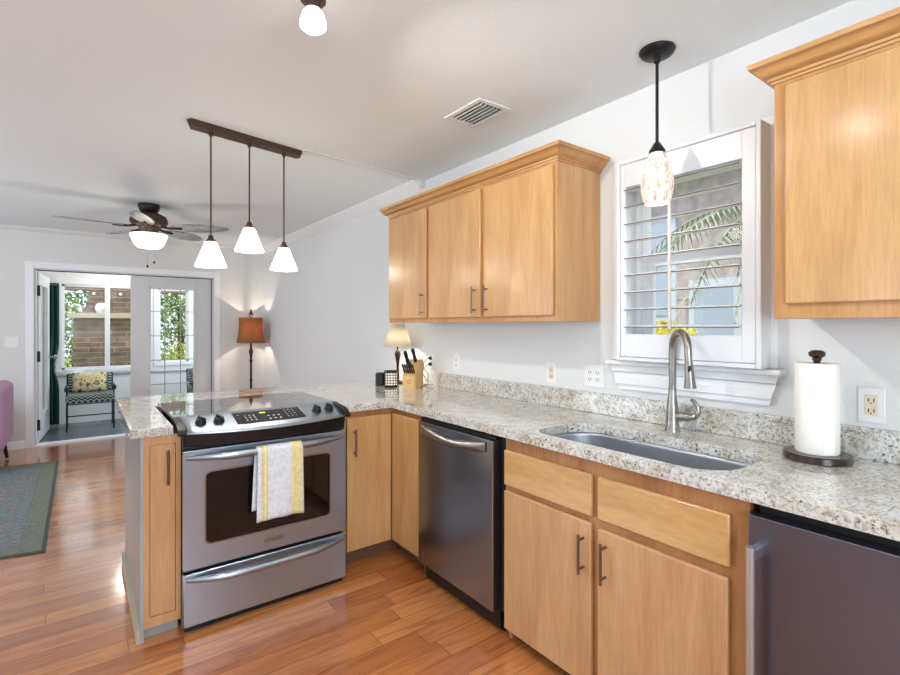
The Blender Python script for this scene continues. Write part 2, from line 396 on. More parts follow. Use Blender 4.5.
# ------------------------------------------------------------------ the setting
XW, YF, CH = 2.075, 7.16, 2.44
XL, YB, YS = -2.9, -1.6, 8.65
struct(B().box(XL-.15, XW+.2, YB-.15, YF+.06, -.12, 0).build('floor', 'floor', origin=(0, 0, 0)))
struct(B().box(XL-.15, XW+.2, YB-.15, YF+.15, CH, CH+.15).build('ceiling', 'ceiling', origin=(0, 0, CH)))
# right wall with the window opening, thickness .2
def wall_x(name, x0, x1, ya, yb, holes, m, z1=CH):
    hs = [[(h0, za), (h1, za), (h1, zb), (h0, zb)] for (h0, h1, za, zb) in holes]
    t = plate([(ya, 0), (yb, 0), (yb, z1), (ya, z1)], hs, x0, x1)
    b = B(); b.add(t, Matrix(((0, 0, 1, 0), (1, 0, 0, 0), (0, 1, 0, 0), (0, 0, 0, 1)))); return struct(b.build(name, m))
def wall_y(name, y0, y1, xa, xb, holes, m, z1=CH):
    out = [(xa, 0)]; hs = []
    for (h0, h1, za, zb) in holes:
        if za > 0: hs.append([(h0, za), (h1, za), (h1, zb), (h0, zb)])
        else: out += [(h0, 0), (h0, zb), (h1, zb), (h1, 0)]
    out += [(xb, 0), (xb, z1), (xa, z1)]
    t = plate(out, hs, y0, y1)
    b = B(); b.add(t, Matrix(((1, 0, 0, 0), (0, 0, 1, 0), (0, 1, 0, 0), (0, 0, 0, 1)))); bmesh.ops.recalc_face_normals(b.bm, faces=b.bm.faces[:]); return struct(b.build(name, m))
wall_x('wall_right', XW, XW+.2, YB-.15, YF+.15, [(.80, 1.37, 1.25, 2.05)], 'wall')
wall_x('wall_left', XL-.15, XL, YB-.15, YF+.15, [(0, 1.6, .85, 2.05), (3.5, 5.7, .65, 2.15)], 'wall')
wall_y('wall_back', YB-.15, YB, XL, XW, [(-1.2, .8, .95, 2.15)], 'wall')
OX0, OX1, OZ = -.41, 1.43, 1.99
wall_y('wall_far', YF, YF+.15, XL, XW, [(OX0, OX1, 0, OZ)], 'wall_far')
# unseen windows added behind and left of the camera for the fill lights
def plain_window(name, x0, x1, y0, y1, z0, z1, axis):
    b = B(); t = .05
    if axis == 'y':
        b.box(x0, x1, y0, y1, z0, z0+t).box(x0, x1, y0, y1, z1-t, z1).box(x0, x0+t, y0, y1, z0+t, z1-t).box(x1-t, x1, y0, y1, z0+t, z1-t).box((x0+x1)/2-.025, (x0+x1)/2+.025, y0, y1, z0+t, z1-t)
    else:
        b.box(x0, x1, y0, y1, z0, z0+t).box(x0, x1, y0, y1, z1-t, z1).box(x0, x1, y0, y0+t, z0+t, z1-t).box(x0, x1, y1-t, y1, z0+t, z1-t).box(x0, x1, (y0+y1)/2-.025, (y0+y1)/2+.025, z0+t, z1-t)
    return struct(b.build(name, 'white'))
plain_window('added_window_2', -1.2, .8, YB-.06, YB-.01, .95, 2.15, 'y')
plain_window('added_window_3', XL-.06, XL-.01, 0, 1.6, .85, 2.05, 'x')
plain_window('added_window_4', XL-.06, XL-.01, 3.5, 5.7, .65, 2.15, 'x')
# trims
crown = [(0, CH), (.085, CH), (.085, CH-.012), (.06, CH-.03), (.03, CH-.06), (.012, CH-.075), (0, CH-.08)]
struct(B().sweep([(XW, 7.16), (XW, 3.11)], crown).build('trim_1', 'white'))
crown2 = [(0, CH), (.035, CH), (.035, CH-.012), (.012, CH-.04), (0, CH-.045)]
struct(B().sweep([(XL, YF), (XW-.085, YF)], crown2).build('trim_2', 'wall_far'))
struct(B().prism([(1.06, 2.975), (2.04, 3.085), (2.04, 3.10), (1.06, 2.99)], lambda a, c, k: (a, c, CH if k == 0 else CH-.007)).box(XW-.045, XW, 3.08, 3.11, CH-.05, CH).build('trim_3', 'wall_far'))
bb = [(0, 0), (.014, 0), (.014, .075), (.006, .09), (0, .09)]
struct(B().sweep([(XL, YF), (OX0-.075, YF)], bb).build('baseboard_far_left', 'white'))
struct(B().sweep([(OX1+.075, YF), (XW, YF)], bb).build('baseboard_far_right', 'white'))
struct(B().sweep([(XW, YF-.02), (XW, 3.34)], bb).build('baseboard_right', 'white'))

# ------------------------------------------------------------------ far door opening, casing and French door
d = B()
d.box(OX0-.075, OX0, YF-.015, YF, 0, OZ+.075, .003).box(OX1, OX1+.075, YF-.015, YF, 0, OZ+.075, .003).box(OX0, OX1, YF-.015, YF, OZ, OZ+.075, .003)
door1 = struct(d.build('door_1', 'white'))
struct(B().box(OX0+.001, OX0+.02, YF+.01, YF+.149, 0, OZ).box(OX1-.02, OX1-.001, YF+.01, YF+.149, 0, OZ).box(OX0, OX1, YF+.01, YF+.149, OZ-.012, OZ-.001).build('jamb', 'doorpaint', door1))
struct(B().box(OX0+.021, OX1-.021, YF+.03, YF+.06, OZ-.022, OZ-.012).box(OX1-.026, OX1-.0201, YF+.03, YF+.06, .016, OZ-.022).build('weather_strip', 'black', door1))
struct(B().box(OX0, OX1, YF+.0, YF+.16, -.0, .015).build('threshold', 'white', door1))
def leaf(name, P, ax, ay, wd, parent=None):      # hinge at P, direction a
    def mx(): return Matrix.Translation(P) @ Matrix.Rotation(math.atan2(ay, ax), 4, 'Z')
    z1 = OZ-.025; st, th = .19, .045; m = mx(); gz0, gz1 = .30, z1-.125
    b = B(); b.box(0, st, 0, th, .02, z1, .002, m); b.box(wd-st, wd, 0, th, .02, z1, .002, m); b.box(st, wd-st, 0, th, gz1, z1, 0, m); b.box(st, wd-st, 0, th, .02, gz0, 0, m)
    r = struct(b.build(name, 'doorpaint'))
    q = B()
    for (a0, a1, c0, c1) in ((st-.002, st+.022, gz0, gz1), (wd-st-.022, wd-st+.002, gz0, gz1), (st, wd-st, gz1-.022, gz1), (st, wd-st, gz0, gz0+.022)): q.box(a0, a1, -.008, th+.008, c0, c1, .003, m)
    struct(q.build('glass_stop', 'doorpaint', r))
    g = B().box(st+.02, wd-st-.02, th/2-.003, th/2+.003, gz0+.02, gz1-.02, 0, m); struct(g.build('glass_pane', 'glass', r))
    q = B(); W = wd-2*st
    for i in (1, 2): q.box(st+W*i/3-.005, st+W*i/3+.005, th/2-.008, th/2+.008, gz0+.02, gz1-.02, 0, m)
    n = 5
    for i in range(1, n): q.box(st+.02, wd-st-.02, th/2-.008, th/2+.008, gz0+(gz1-gz0)*i/n-.005, gz0+(gz1-gz0)*i/n+.005, 0, m)
    struct(q.build('muntin_bars', 'grey_panel', r))
    return r, m
leaf('door_2', (.50, YF+.05, 0), 1, 0, .91)
lf, lm = leaf('door_3', (-.375, YF+.152, 0), .06, .9, .90)
for z in (1.75, 1.0, .22): struct(B().box(-.022, .012, -.012, .05, z-.06, z+.06, 0, lm).build('hinge', 'blackmetal', lf))
struct(B().lathe((0, 0, 0), [(0, 0), (.026, .002), (.026, .012), (.01, .016), (.01, .04), (.026, .05), (.03, .065), (.02, .08), (0, .084)], 16, lm @ Matrix.Translation((.84, -.0, .95)) @ Matrix.Rotation(PI/2, 4, 'X')).build('door_knob', 'nickel', lf))

# ------------------------------------------------------------------ sunroom shell
SX0, SX1, SH = -.75, 2.9, 2.3
struct(B().box(SX0-.1, SX1+.1, YF+.06, YS+.15, -.12, -.0).build('floor_sunroom', 'slate', origin=(0, YF, 0)))
struct(B().box(SX0-.1, SX1+.1, YF+.15, YS+.15, SH, SH+.1).build('ceiling_sunroom', 'white'))
wall_y('wall_sunroom_far', YS, YS+.12, SX0, SX1, [(-.20, .82, .74, 1.93), (.95, 1.36, .80, 1.92)], 'white', SH)
wall_x('wall_sunroom_left', SX0-.12, SX0, YF+.15, YS+.12, [(7.45, 8.05, .1, 2.0)], 'wall_far', SH)
wall_x('wall_sunroom_right', SX1, SX1+.12, YF+.15, YS+.12, [(7.5, 8.4, .74, 1.93)], 'white', SH)
def sash(name, x0, x1, z0, z1, mull):
    b = B(); y0, y1 = YS+.01, YS+.07
    for a0, a1, c0, c1 in [(x0, x0+.03, z0, z1), (x1-.03, x1, z0, z1), (x0, x1, z0, z0+.03), (x0, x1, z1-.03, z1)]: b.box(a0, a1, y0, y1, c0, c1)
    for mx_ in mull: b.box(mx_-.03, mx_+.03, y0-.01, y1, z0, z1)
    b.box(x0-.06, x0, YS-.018, YS, z0-.06, z1+.06).box(x1, x1+.06, YS-.018, YS, z0-.06, z1+.06).box(x0, x1, YS-.018, YS, z1, z1+.06).box(x0-.06, x1+.06, YS-.035, YS, z0-.05, z0)
    r = struct(b.build(name, 'white'))
    struct(B().box(x0+.03, x1-.03, YS+.035, YS+.04, z0+.03, z1-.03).build('glass_pane', 'glass', r)); return r
sash('window_5', -.20, .82, .74, 1.93, [.317])
sash('window_6', .95, 1.36, .80, 1.92, [])
struct(B().box(SX0, SX1, YS-.02, YS, .64, .665).build('trim_4', 'grey_panel'))

# ------------------------------------------------------------------ kitchen window with shutter
b = B()
wx0, wx1 = 2.15, 2.22
for (a0, a1, c0, c1) in ((.80, .835, 1.25, 2.05), (1.335, 1.37, 1.25, 2.05), (.80, 1.37, 1.25, 1.29), (.80, 1.37, 2.01, 2.05)): b.box(wx0, wx1, a0, a1, c0, c1)
b.box(2.165, 2.205, .835, 1.335, 1.63, 1.68)
b.box(2.175, 2.205, 1.30, 1.335, 1.29, 1.63).box(2.175, 2.205, .835, .87, 1.29, 1.63)
win = struct(b.build('window_1', 'white'))
struct(B().box(2.183, 2.187, .835, 1.335, 1.29, 2.01).build('glass_pane', 'glass', win))
q = B().box(2.06, XW-.0005, .735, .80, 1.19, 2.06).box(2.06, XW-.0005, 1.37, 1.435, 1.19, 2.06).box(2.06, XW-.0005, .735, 1.435, 2.0601, 2.13)
struct(q.build('casing', 'white', win))
struct(B().box(2.02, XW, .712, 1.455, 1.165, 1.188, .005).build('sill', 'white', win))
def apr(o0, o1, y0, y1, z0, z1):   # moulding with mitred (slanting) ends
    k = .035/.115
    return [(y0+(1.16-z0)*k*1.0, z0), (y1-(1.16-z0)*k, z0), (y1-(1.16-z1)*k, z1), (y0+(1.16-z1)*k, z1)]
q = B()
for (xx, z0, z1) in ((2.045, 1.135, 1.165), (2.055, 1.105, 1.132), (2.05, 1.075, 1.105), (2.06, 1.05, 1.073)):
    q.prism(apr(0, 0, .728, 1.44, z0, z1), lambda a, c, k, xx=xx: (xx if k == 0 else XW, a, c))
struct(q.build('apron', 'white', win))
sh = thing('plantation_shutter', 'white plantation shutter with open louvers over the window above the sink', 'shutter', (2.03, 1.06, 1.19))
y0, y1, z0, z1, xf = .757, 1.362, 1.19, 2.10, 1.975
q = B()
q.box(xf, 2.074, y0, y0+.018, z0, z1, .003).box(xf, 2.074, y1-.018, y1, z0, z1, .003).box(xf, 2.074, y0+.018, y1-.018, z1-.018, z1, .003).box(xf, 2.074, y0+.018, y1-.018, z0, z0+.018, .003)
q.build('box_frame', 'shutter', sh)
q = B(); a, c = y0+.02, y1-.02; p0, p1 = 1.98, 2.008; iy0, iy1, iz0, iz1 = .825, 1.315, 1.312, 1.975
q.box(p0, p1, a, iy0, z0+.02, z1-.02, .002).box(p0, p1, iy1, c, z0+.02, z1-.02, .002).box(p0, p1, iy0, iy1, z0+.02, iz0, .002).box(p0, p1, iy0, iy1, iz1, z1-.02, .002)
q.build('panel_frame', 'shutter', sh)
for k in range(9):
    zc = 1.348+k*.0768; m = Matrix.Translation((1.995, 0, zc)) @ Matrix.Rotation(math.radians(-4), 4, 'Y')
    pr = [(.032*math.cos(2*PI*i/14), .0055*math.sin(2*PI*i/14)) for i in range(14)]
    q = B(); q.ang = 60; q.prism(pr, lambda u, v, kk, m=m: m @ Vector((u, iy0+.002 if kk == 0 else iy1-.002, v))); lv = q.build('louver', 'shutter', sh)
    q = B().box(-.0335, -.0300, iy0+.002, iy1-.002, -.0050, -.0005, 0, m); q.build('louver_edge_shade', 'taupe', lv)  # added strip painting backlit shade along the louver front
q = B().box(1.952, 1.962, 1.089, 1.101, 1.335, 1.975, .002); q.build('tilt_rod', 'rodgrey', sh)

# ------------------------------------------------------------------ cabinets
def pull(parent, p, axis, out, L, m='pull', r=.0055, off=.03):
    p = Vector(p); ax = Vector(axis); o = Vector(out); q = B()
    a, e = p-ax*L/2+o*off, p+ax*L/2+o*off
    q.tube([a, e], r, 8)
    for s_ in (-1, 1): c = p+ax*(L/2-.018)*s_; q.tube([c, c+o*off], r*.85, 8)
    return q.build('handle', m, parent)
T0, T1 = .876, .914
# sink base
cab = thing('base_cabinet', 'two-door maple base cabinet with two false drawer fronts beneath the sink', 'cabinet', (1.75, 1.07, 0))
q = B().box(1.472, 1.49, .592, 1.562, .06, .872).box(1.49, 2.07, .592, .60, .0, .872).box(1.49, 2.07, 1.544, 1.562, .0, .872).box(1.49, 2.07, .60, 1.544, .10, .118).box(2.05, 2.07, .60, 1.544, .118, .872)
q.build('carcass', 'maple_edge', cab)
B().box(1.535, 1.55, .60, 1.544, 0, .10).build('toe_kick', 'dark_toe', cab)
D = 1.452
for (ya, yb) in ((1.1048, 1.5556), (0.6377, 1.0784)):
    B().box(D, 1.471, ya, yb, 0.6697, 0.818, .004).build('drawer_front', 'maple_h', cab)
d1 = B().box(D, 1.471, 1.1068, 1.5556, .055, 0.6453, .004).build('door', 'maple_low', cab)
pull(d1, (D, 1.1362, 0.5326), (0, 0, 1), (-1, 0, 0), .14)
d2 = B().box(D, 1.471, 0.6417, 1.0784, .055, 0.6372, .004).build('door', 'maple_low', cab)
pull(d2, (D, 1.0428, 0.5326), (0, 0, 1), (-1, 0, 0), .14)
# corner cabinet
cc = thing('corner_cabinet', 'maple corner base cabinet with folding door between range and dishwasher', 'cabinet', (1.6, 2.8, 0))
q = B().box(1.472, 1.49, 2.206, 2.526, .10, .872).box(1.128, 1.49, 2.526, 2.544, .10, .872).box(1.49, 2.07, 2.206, 2.22, 0, .872).box(1.128, 1.146, 2.544, 3.30, 0, .872).box(1.146, 2.07, 3.28, 3.30, 0, .872).box(2.05, 2.07, 2.22, 3.28, 0, .872)
q.build('carcass', 'maple_edge', cc)
B().box(1.545, 1.56, 2.22, 2.60, 0, .10).box(1.146, 1.56, 2.60, 2.615, 0, .10).build('toe_kick', 'toe_wood', cc)
dd = B().box(1.172, 1.449, 2.505, 2.525, .105, .838, .003).build('door', 'maple', cc)
pull(dd, (1.213, 2.505, .705), (0, 0, 1), (0, -1, 0), .15)
B().box(D, 1.471, 2.215, 2.503, .105, .842, .003).build('door', 'maple', cc)
B().box(1.130, 1.168, 2.515, 2.5255, .10, .865).build('filler', 'maple', cc)
# peninsula end cabinet
pc = thing('peninsula_cabinet', 'narrow maple cabinet with grey side panel at the peninsula end, left of the range', 'cabinet', (.27, 2.9, 0))
B().box(.218, .348, 2.478, 3.33, .055, .872).build('carcass', 'maple_edge', pc)
q = B().box(.204, .217, 2.462, 3.335, .0, .874); q.build('side_panel', 'grey_panel', pc)
q = B().box(.2175, .3565, 2.462, 2.4775, .055, .098).box(.2175, .3565, 2.462, 2.4775, .836, .874).box(.2175, .238, 2.462, 2.4775, .0981, .8359).box(.338, .3565, 2.462, 2.4775, .0981, .8359); q.build('face_frame', 'maple_low', pc)
q = B().box(.2395, .3365, 2.465, 2.4775, .0995, .8345, .002)
pd = q.build('door', 'maple_low', pc)
pull(pd, (.306, 2.465, .735), (0, 0, 1), (0, -1, 0), .15)
B().box(.218, .350, 2.50, 2.515, 0, .055).build('toe_kick', 'grey_panel', pc)
B().prism([(2.465, 0), (3.37, 0), (3.37, .06), (3.36, .065), (2.465, .065)], lambda a, c, k: (.190 if k == 0 else .2035, a, c)).build('base_strip', 'tan_trim', pc)
# back of the peninsula (seen only from the side)
pb = thing('peninsula_back_panel', 'grey panel closing the living room side of the peninsula behind the range', 'panel', (1.2, 3.34, 0))
B().box(.206, 2.07, 3.336, 3.35, 0, .874).build('panel', 'grey_panel', pb)

# worktop : L shape with sink cut-out
def rounded(x0, x1, y0, y1, r, n=8, rs=None):
    rs = rs or [r]*4; out = []
    for (cx, cy, a0, rr) in ((x1-rs[0], y1-rs[0], 0, rs[0]), (x0+rs[1], y1-rs[1], 90, rs[1]), (x0+rs[2], y0+rs[2], 180, rs[2]), (x1-rs[3], y0+rs[3], 270, rs[3])):
        for i in range(n+1): t = math.radians(a0+90*i/n); out.append((cx+rr*math.cos(t), cy+rr*math.sin(t)))
    return out
hole = rounded(1.495, 1.840, .675, 1.445, .10, 8, [.15, .10, .13, .08])
XE, YE = 1.437, 2.490
outer = [(XE, -.6), (XW-.001, -.6), (XW-.001, 3.58), (.168, 3.58), (.166, 2.447), (.325, 2.447), (.325, 3.10), (1.152, 3.10), (1.152, YE), (XE, YE)]
ct = B(); ct.add(plate(outer, [hole], T0, T1, .004)); 
o = ct.build('countertop', 'granite', origin=(XW, 0, T1)); tag(o, 'L-shaped speckled granite countertop running along the wall and round the peninsula', 'countertop')
o = B().box(2.045, XW-.001, -.6, 2.88, T1, 1.016, .003).build('backsplash', 'granite', origin=(XW, 0, T1)); tag(o, 'low speckled granite backsplash strip standing on the countertop against the wall', 'backsplash')

# sink
sk = thing('sink', 'undermount stainless steel sink set in the granite countertop', 'sink', (1.675, 1.05, .70))
q = B(); dep = [(0, T0-.001), (.0, .86), (.012, .74), (.035, .715)]
q.grid(36, 4, lambda u, v: (lambda p, k: (1.675+(p[0]-1.675)*(1-dep[k][0]/.16), 1.05+(p[1]-1.05)*(1-dep[k][0]/.35), dep[k][1]))(rounded(1.492, 1.843, .672, 1.448, .1, 8, [.15, .10, .13, .08])[int(round(u*36)) % 36], int(round(v*3))), True)
L = rounded(1.492, 1.843, .672, 1.448, .1, 8, [.15, .10, .13, .08])
t = bmesh.new(); V = [t.verts.new((1.675+(x-1.675)*(1-.035/.16), 1.05+(y-1.05)*(1-.035/.35), .715)) for x, y in L]; t.faces.new(V); q.add(t)
bmesh.ops.remove_doubles(q.bm, verts=q.bm.verts[:], dist=.0005)
q.build('basin', 'steel_sink', sk, solid=.0015)
B().lathe((1.70, 1.05, .7165), [(0, 0), (.04, 0), (.042, .003), (.03, .003), (.028, .001), (0, .001)], 24).build('drain', 'nickel', sk)

# faucet
fx, fy = 1.965, 1.086
fa = thing('faucet', 'brushed nickel gooseneck pull-down faucet behind the sink', 'faucet', (fx, fy, T1))
B().lathe((fx, fy, T1), [(0, 0), (.031, 0), (.031, .006), (.027, .012), (.025, .05), (.023, .09), (.0165, .15), (.0155, .17), (0, .17)], 28).build('body', 'nickel', fa)
dr = Vector((-.62, -.78, 0)).normalized(); R_ = .072; pts = [Vector((fx, fy, T1+.165+.03*i)) for i in range(5)]
zc = T1+.337; pts = [Vector((fx, fy, T1+.16)), Vector((fx, fy, T1+.22)), Vector((fx, fy, T1+.28)), Vector((fx, fy, zc))]
for i in range(1, 13):
    a_ = PI*i/12*1.03; pts.append(Vector((fx, fy, zc))+dr*(R_-R_*math.cos(a_))+Vector((0, 0, R_*math.sin(a_))))
e = pts[-1]; e2 = e+Vector((dr.x*.004, dr.y*.004, -.03)); pts.append(e2)
B().tube(pts, [.0155]+[.0145]*(len(pts)-2)+[.0135], 16).build('spout', 'nickel', fa)
B().tube([e2, e2+Vector((dr.x*.003, dr.y*.003, -.02)), e2+Vector((dr.x*.008, dr.y*.008, -.06)), e2+Vector((dr.x*.014, dr.y*.014, -.105))], [.0145, .0155, .0175, .0225], 18).build('spray_head', 'nickel', fa)
bp = e2+Vector((-.0135, -.0115, -.04)); B().box(-.007, .007, -.004, .004, -.022, .022, .003, Matrix.Translation(bp) @ Matrix.Rotation(-YAW-.1, 4, 'Z')).build('spray_button', 'black', fa)
hd = Vector((.28, -.96, 0)).normalized(); h0 = Vector((fx, fy, T1+.062))
q = B().tube([h0, h0+hd*.03, h0+hd*.065], [.018, .0185, .017], 16)
q.build('valve', 'nickel', fa)
h1 = h0+hd*.062
q = B().tube([h1, h1+hd*.022+Vector((0, 0, .004)), h1+hd*.036+Vector((0, 0, .024)), h1+hd*.034+Vector((0, 0, .046)), h1+hd*.020+Vector((0, 0, .066)), h1+hd*.006+Vector((0, 0, .074))], [.015, .0125, .0105, .009, .008, .0055], 14)
q.build('lever', 'nickel', fa)

# ------------------------------------------------------------------ range
rg = thing('range', 'stainless steel slide-in range with black glass cooktop set in the peninsula', 'range', (.738, 2.75, 0))
X0, X1 = .357, 1.119; DF = 2.405
B().box(X0+.004, X1-.004, DF+.05, 3.06, .02, .895).build('body', 'black', rg)
q = B().box(.338, 1.140, 2.575, 3.115, T1+.001, .927, .004); q.build('cooktop', 'cook', rg)
for (cx, cy, r) in ((.55, 2.74, .10), (.93, 2.74, .08), (.55, 2.97, .075), (.93, 2.97, .10)):
    q = B(); q.grid(48, 2, lambda u, v, cx=cx, cy=cy, r=r: (cx+(r+v*.003)*math.cos(2*PI*u), cy+(r+v*.003)*math.sin(2*PI*u), .9273), True); q.build('burner_ring', 'ctrl', rg)

# control panel: top face slopes down to a bowed front
def bow(x): u = (x-.738)/.40; return .055*(1-u*u)
NX = 24
def panelpt(u, v):
    x = .366+u*(.744); yb, yf = 2.578, 2.40-bow(x)*.9
    y = yb+(yf-yb)*v; z = .9285-.036*v-.012*v*v-.010*(bow(x)/.055)*v
    return (x, y, z)
q = B(); q.grid(NX, 8, panelpt); q.build('control_panel', 'steel', rg, solid=.004)
q = B()
q.grid(NX, 4, lambda u, v: (lambda p: (p[0], p[1]+.004+.012*v, p[2]-.004-.05*v*(1)))(panelpt(u, 1)))
q.grid(NX, 3, lambda u, v: (lambda p: (p[0], p[1]+.016+(2.45-p[1])*v, p[2]-.054-.02*v))(panelpt(u, 1)))
q.build('fascia', 'black', rg)
for s_ in (0, 1):
    xa, xb = ((.337, .365) if s_ == 0 else (1.111, 1.139)); q = B()
    q.prism([(2.58, .930), (2.58, .915), (2.45, .886), (2.398, .872), (2.390, .882), (2.43, .911)], lambda a, c, k, xa=xa, xb=xb: (xa if k == 0 else xb, a, c)); q.build('end_cap', 'black', rg)
q = B().box(X0+.002, X1-.002, 2.425, 2.46, .805, .878); q.build('vent_gap', 'black', rg)
nrm = (Vector(panelpt(.5, .5))-Vector(panelpt(.5, .3))).cross(Vector(panelpt(.55, .5))-Vector(panelpt(.5, .5))).normalized(); nrm = -nrm if nrm.z < 0 else nrm
def on_panel(x, v, h=0): p = Vector(panelpt((x-.366)/.744, v)); return p+nrm*h
tilt = Matrix.Rotation(math.atan2(-nrm.y, nrm.z), 4, 'X')
for x in (.440, .515, .985, 1.055):
    k = B().lathe(on_panel(x, .5, .002), [(0, 0), (.024, 0), (.024, .006), (.021, .012), (.021, .018), (.019, .022), (0, .022)], 20, tilt).build('knob', 'black', rg)
    g = B().box(-.005, .005, -.021, .021, .020, .030, .002, Matrix.Translation(on_panel(x, .5, .002)) @ tilt @ Matrix.Rotation(.35, 4, 'Z')); g.build('grip', 'blackmetal', k)
q = B(); q.grid(10, 5, lambda u, v: on_panel(.585+.325*u, .14+.58*v, .0035)); dp = q.build('display', 'ctrl', rg)
def dot(q_, x, v, a=.007, h=.010, up=.0042, m='print', nm='button'): q = B(); q.grid(2, 2, lambda u, w_: on_panel(x-a/2+a*u, v-h*2+w_*h*4, up)); q.build(nm, m, dp)
for i, x in enumerate((.635, .655, .675)):
    for v in (.36, .46, .58): dot(q, x, v)
for x in (.606, .606): dot(q, x, .3); dot(q, x, .45, .012, .004)
for x in (.740, .765, .790):
    for v in (.46, .60): dot(q, x, v, .009)
for x in (.830, .850, .870):
    for v in (.25, .36, .47, .58): dot(q, x, v, .006, .008)
dot(q, .722, .27, .028, .016, .0045, 'led', 'clock')
# oven door
q = B(); wx_0, wx_1, wz0, wz1 = .445, 1.03, .378, .700; od = (X0, X1, .278, .802)
fr = rounded(X0, X1, .278, .802, .006, 2); wn = rounded(wx_0, wx_1, wz0, wz1, .025, 6)
t = plate(fr, [wn], 0, .03, .004)
q.add(t, Matrix(((1, 0, 0, 0), (0, 0, -1, DF+.03), (0, 1, 0, 0), (0, 0, 0, 1))))
od_ = q.build('oven_door', 'steel', rg)
B().box(wx_0-.01, wx_1+.01, DF+.006, DF+.028, wz0-.01, wz1+.01).build('oven_window', 'ovenglass', od_)
q = B(); t = plate(rounded(wx_0-.004, wx_1+.004, wz0-.004, wz1+.004, .028, 6), [rounded(wx_0+.003, wx_1-.003, wz0+.003, wz1-.003, .022, 6)], 0, .004); q.add(t, Matrix(((1, 0, 0, 0), (0, 0, -1, DF+.002), (0, 1, 0, 0), (0, 0, 0, 1)))); q.build('window_trim', 'nickel', od_)
def bowhandle(parent, x0, x1, z, y, out, sag, name='handle', m='steel', rr=.013):
    pts, rs = [], []
    for i in range(17):
        u = i/16; s_ = math.sin(PI*u)
        pts.append((x0+(x1-x0)*u, y-out*min(1, s_*1.5)**.8, z+sag*s_)); rs.append(rr*(.55+.45*min(1, s_*1.6)))
    return B().tube(pts, rs, 12).build(name, m, parent)
bowhandle(od_, .372, 1.10, .772, DF+.003, .055, .0, rr=.019)
q = B().box(.70, .79, DF-.003, DF+.001, .318, .340, .001); q.build('name_plate', 'nickel', od_)
q = B().box(X0, X1, DF, DF+.04, .032, .262, .004); dw = q.build('drawer', 'steel', rg)
bowhandle(dw, .372, 1.10, .238, DF+.003, .052, -.004, rr=.018)
B().box(X0+.01, X1-.01, DF+.03, 3.0, 0, .03).build('base', 'black', rg)
# towel over the oven handle
q = B(); q.ang = 180
TX0, TX1 = .648, .858; HY, HZ = DF-.052, .772
def towelpt(u, v):
    x = TX0+(TX1-TX0)*u; L1, L2, ar = .325, .28, PI*.016; tot = L1+ar+L2; s_ = v*tot; wob = .004*math.sin(u*9)+.003*math.sin(u*17+1)
    if s_ < L1: return (x+.01*(u-.5)*(1-s_/L1)+.003, HY-.0205+wob*(1-s_/L1), HZ-(L1-s_)+.006*math.sin(u*3))
    if s_ < L1+ar: a_ = (s_-L1)/.016; return (x, HY-.0205*math.cos(a_), HZ+.0205*math.sin(a_))
    k = (s_-L1-ar); return (x-.014*k/L2, HY+.0205, HZ-k)
q.grid(22, 40, towelpt)
tw = q.build('dish_towel', 'towel', origin=((TX0+TX1)/2, HY, HZ), solid=.004); tag(tw, 'white dish towel with yellow stripes hanging over the oven handle', 'towel')

# ------------------------------------------------------------------ dishwasher
dw = thing('dishwasher', 'stainless steel dishwasher with curved pocket handle between corner cabinet and sink cabinet', 'dishwasher', (1.75, 1.885, 0))
B().box(1.475, 2.03, 1.600, 2.185, .02, .868).build('tub', 'black', dw)
def dface(u, v):
    y = 1.610+u*.578; bowx = .008*(1-(2*u-1)**2)
    z = .105+v*.742; top = .012*max(0, (v-.93)/.07)**2
    return (1.432-bowx*0+top, y, z)
q = B().box(1.432, 1.474, 1.603, 2.192, .105, .848, .004, seg=2); dor = q.build('door', 'steel_v', dw)
# curved pocket handle: a bowed bar across the top of the door
pts = []
q = B(); q.ang = 50
def hb(u, v):
    y = 2.168-u*.52; s_ = math.sin(PI*u)
    z = .805-.022*s_+(v)*(.042-.006*s_)-.012
    x = 1.4305-.004-.020*s_*math.sin(PI*min(1, v*1.0))**.6
    return (x, y, z)
q.grid(24, 7, hb); q.build('handle', 'nickel', dor, solid=.004)
B().box(1.448, 1.474, 1.603, 2.192, .850, .866, .002).build('control_strip', 'black', dw)
B().box(1.50, 1.52, 1.603, 2.192, 0, .10).build('toe_kick', 'black', dw)
B().box(1.476, 1.49, 1.566, 1.598, .10, .868).build('side_trim', 'black', dw)

# beverage cooler
fr = thing('beverage_cooler', 'dark stainless under-counter beverage cooler right of the sink cabinet', 'cooler', (1.75, .28, 0))
B().box(1.475, 2.03, -.02, .568, .02, .862).build('cabinet_body', 'black', fr)
fd = B().box(1.430, 1.472, -.022, .580, .10, .846, .004, seg=2).build('door', 'steel_fridge', fr)
q = B().tube([(1.376, .552, .18), (1.376, .552, .782)], .0115, 14)
q.box(1.376, 1.431, .543, .561, .745, .775, .002).box(1.376, 1.431, .543, .561, .185, .215, .002); q.build('handle', 'handle_steel', fd)
B().box(1.50, 1.52, -.02, .568, 0, .095).build('toe_kick', 'black', fr)
# plain base cabinet beyond the frame that carries the worktop end
ec = thing('end_cabinet', 'maple base cabinet carrying the countertop end right of the beverage cooler', 'cabinet', (1.75, -.3, 0))
B().box(1.472, 2.07, -.59, -.03, .0, .872).build('carcass', 'maple_edge', ec)
B().box(D, 1.471, -.58, -.04, .105, .842, .004).build('door', 'maple_low', ec)

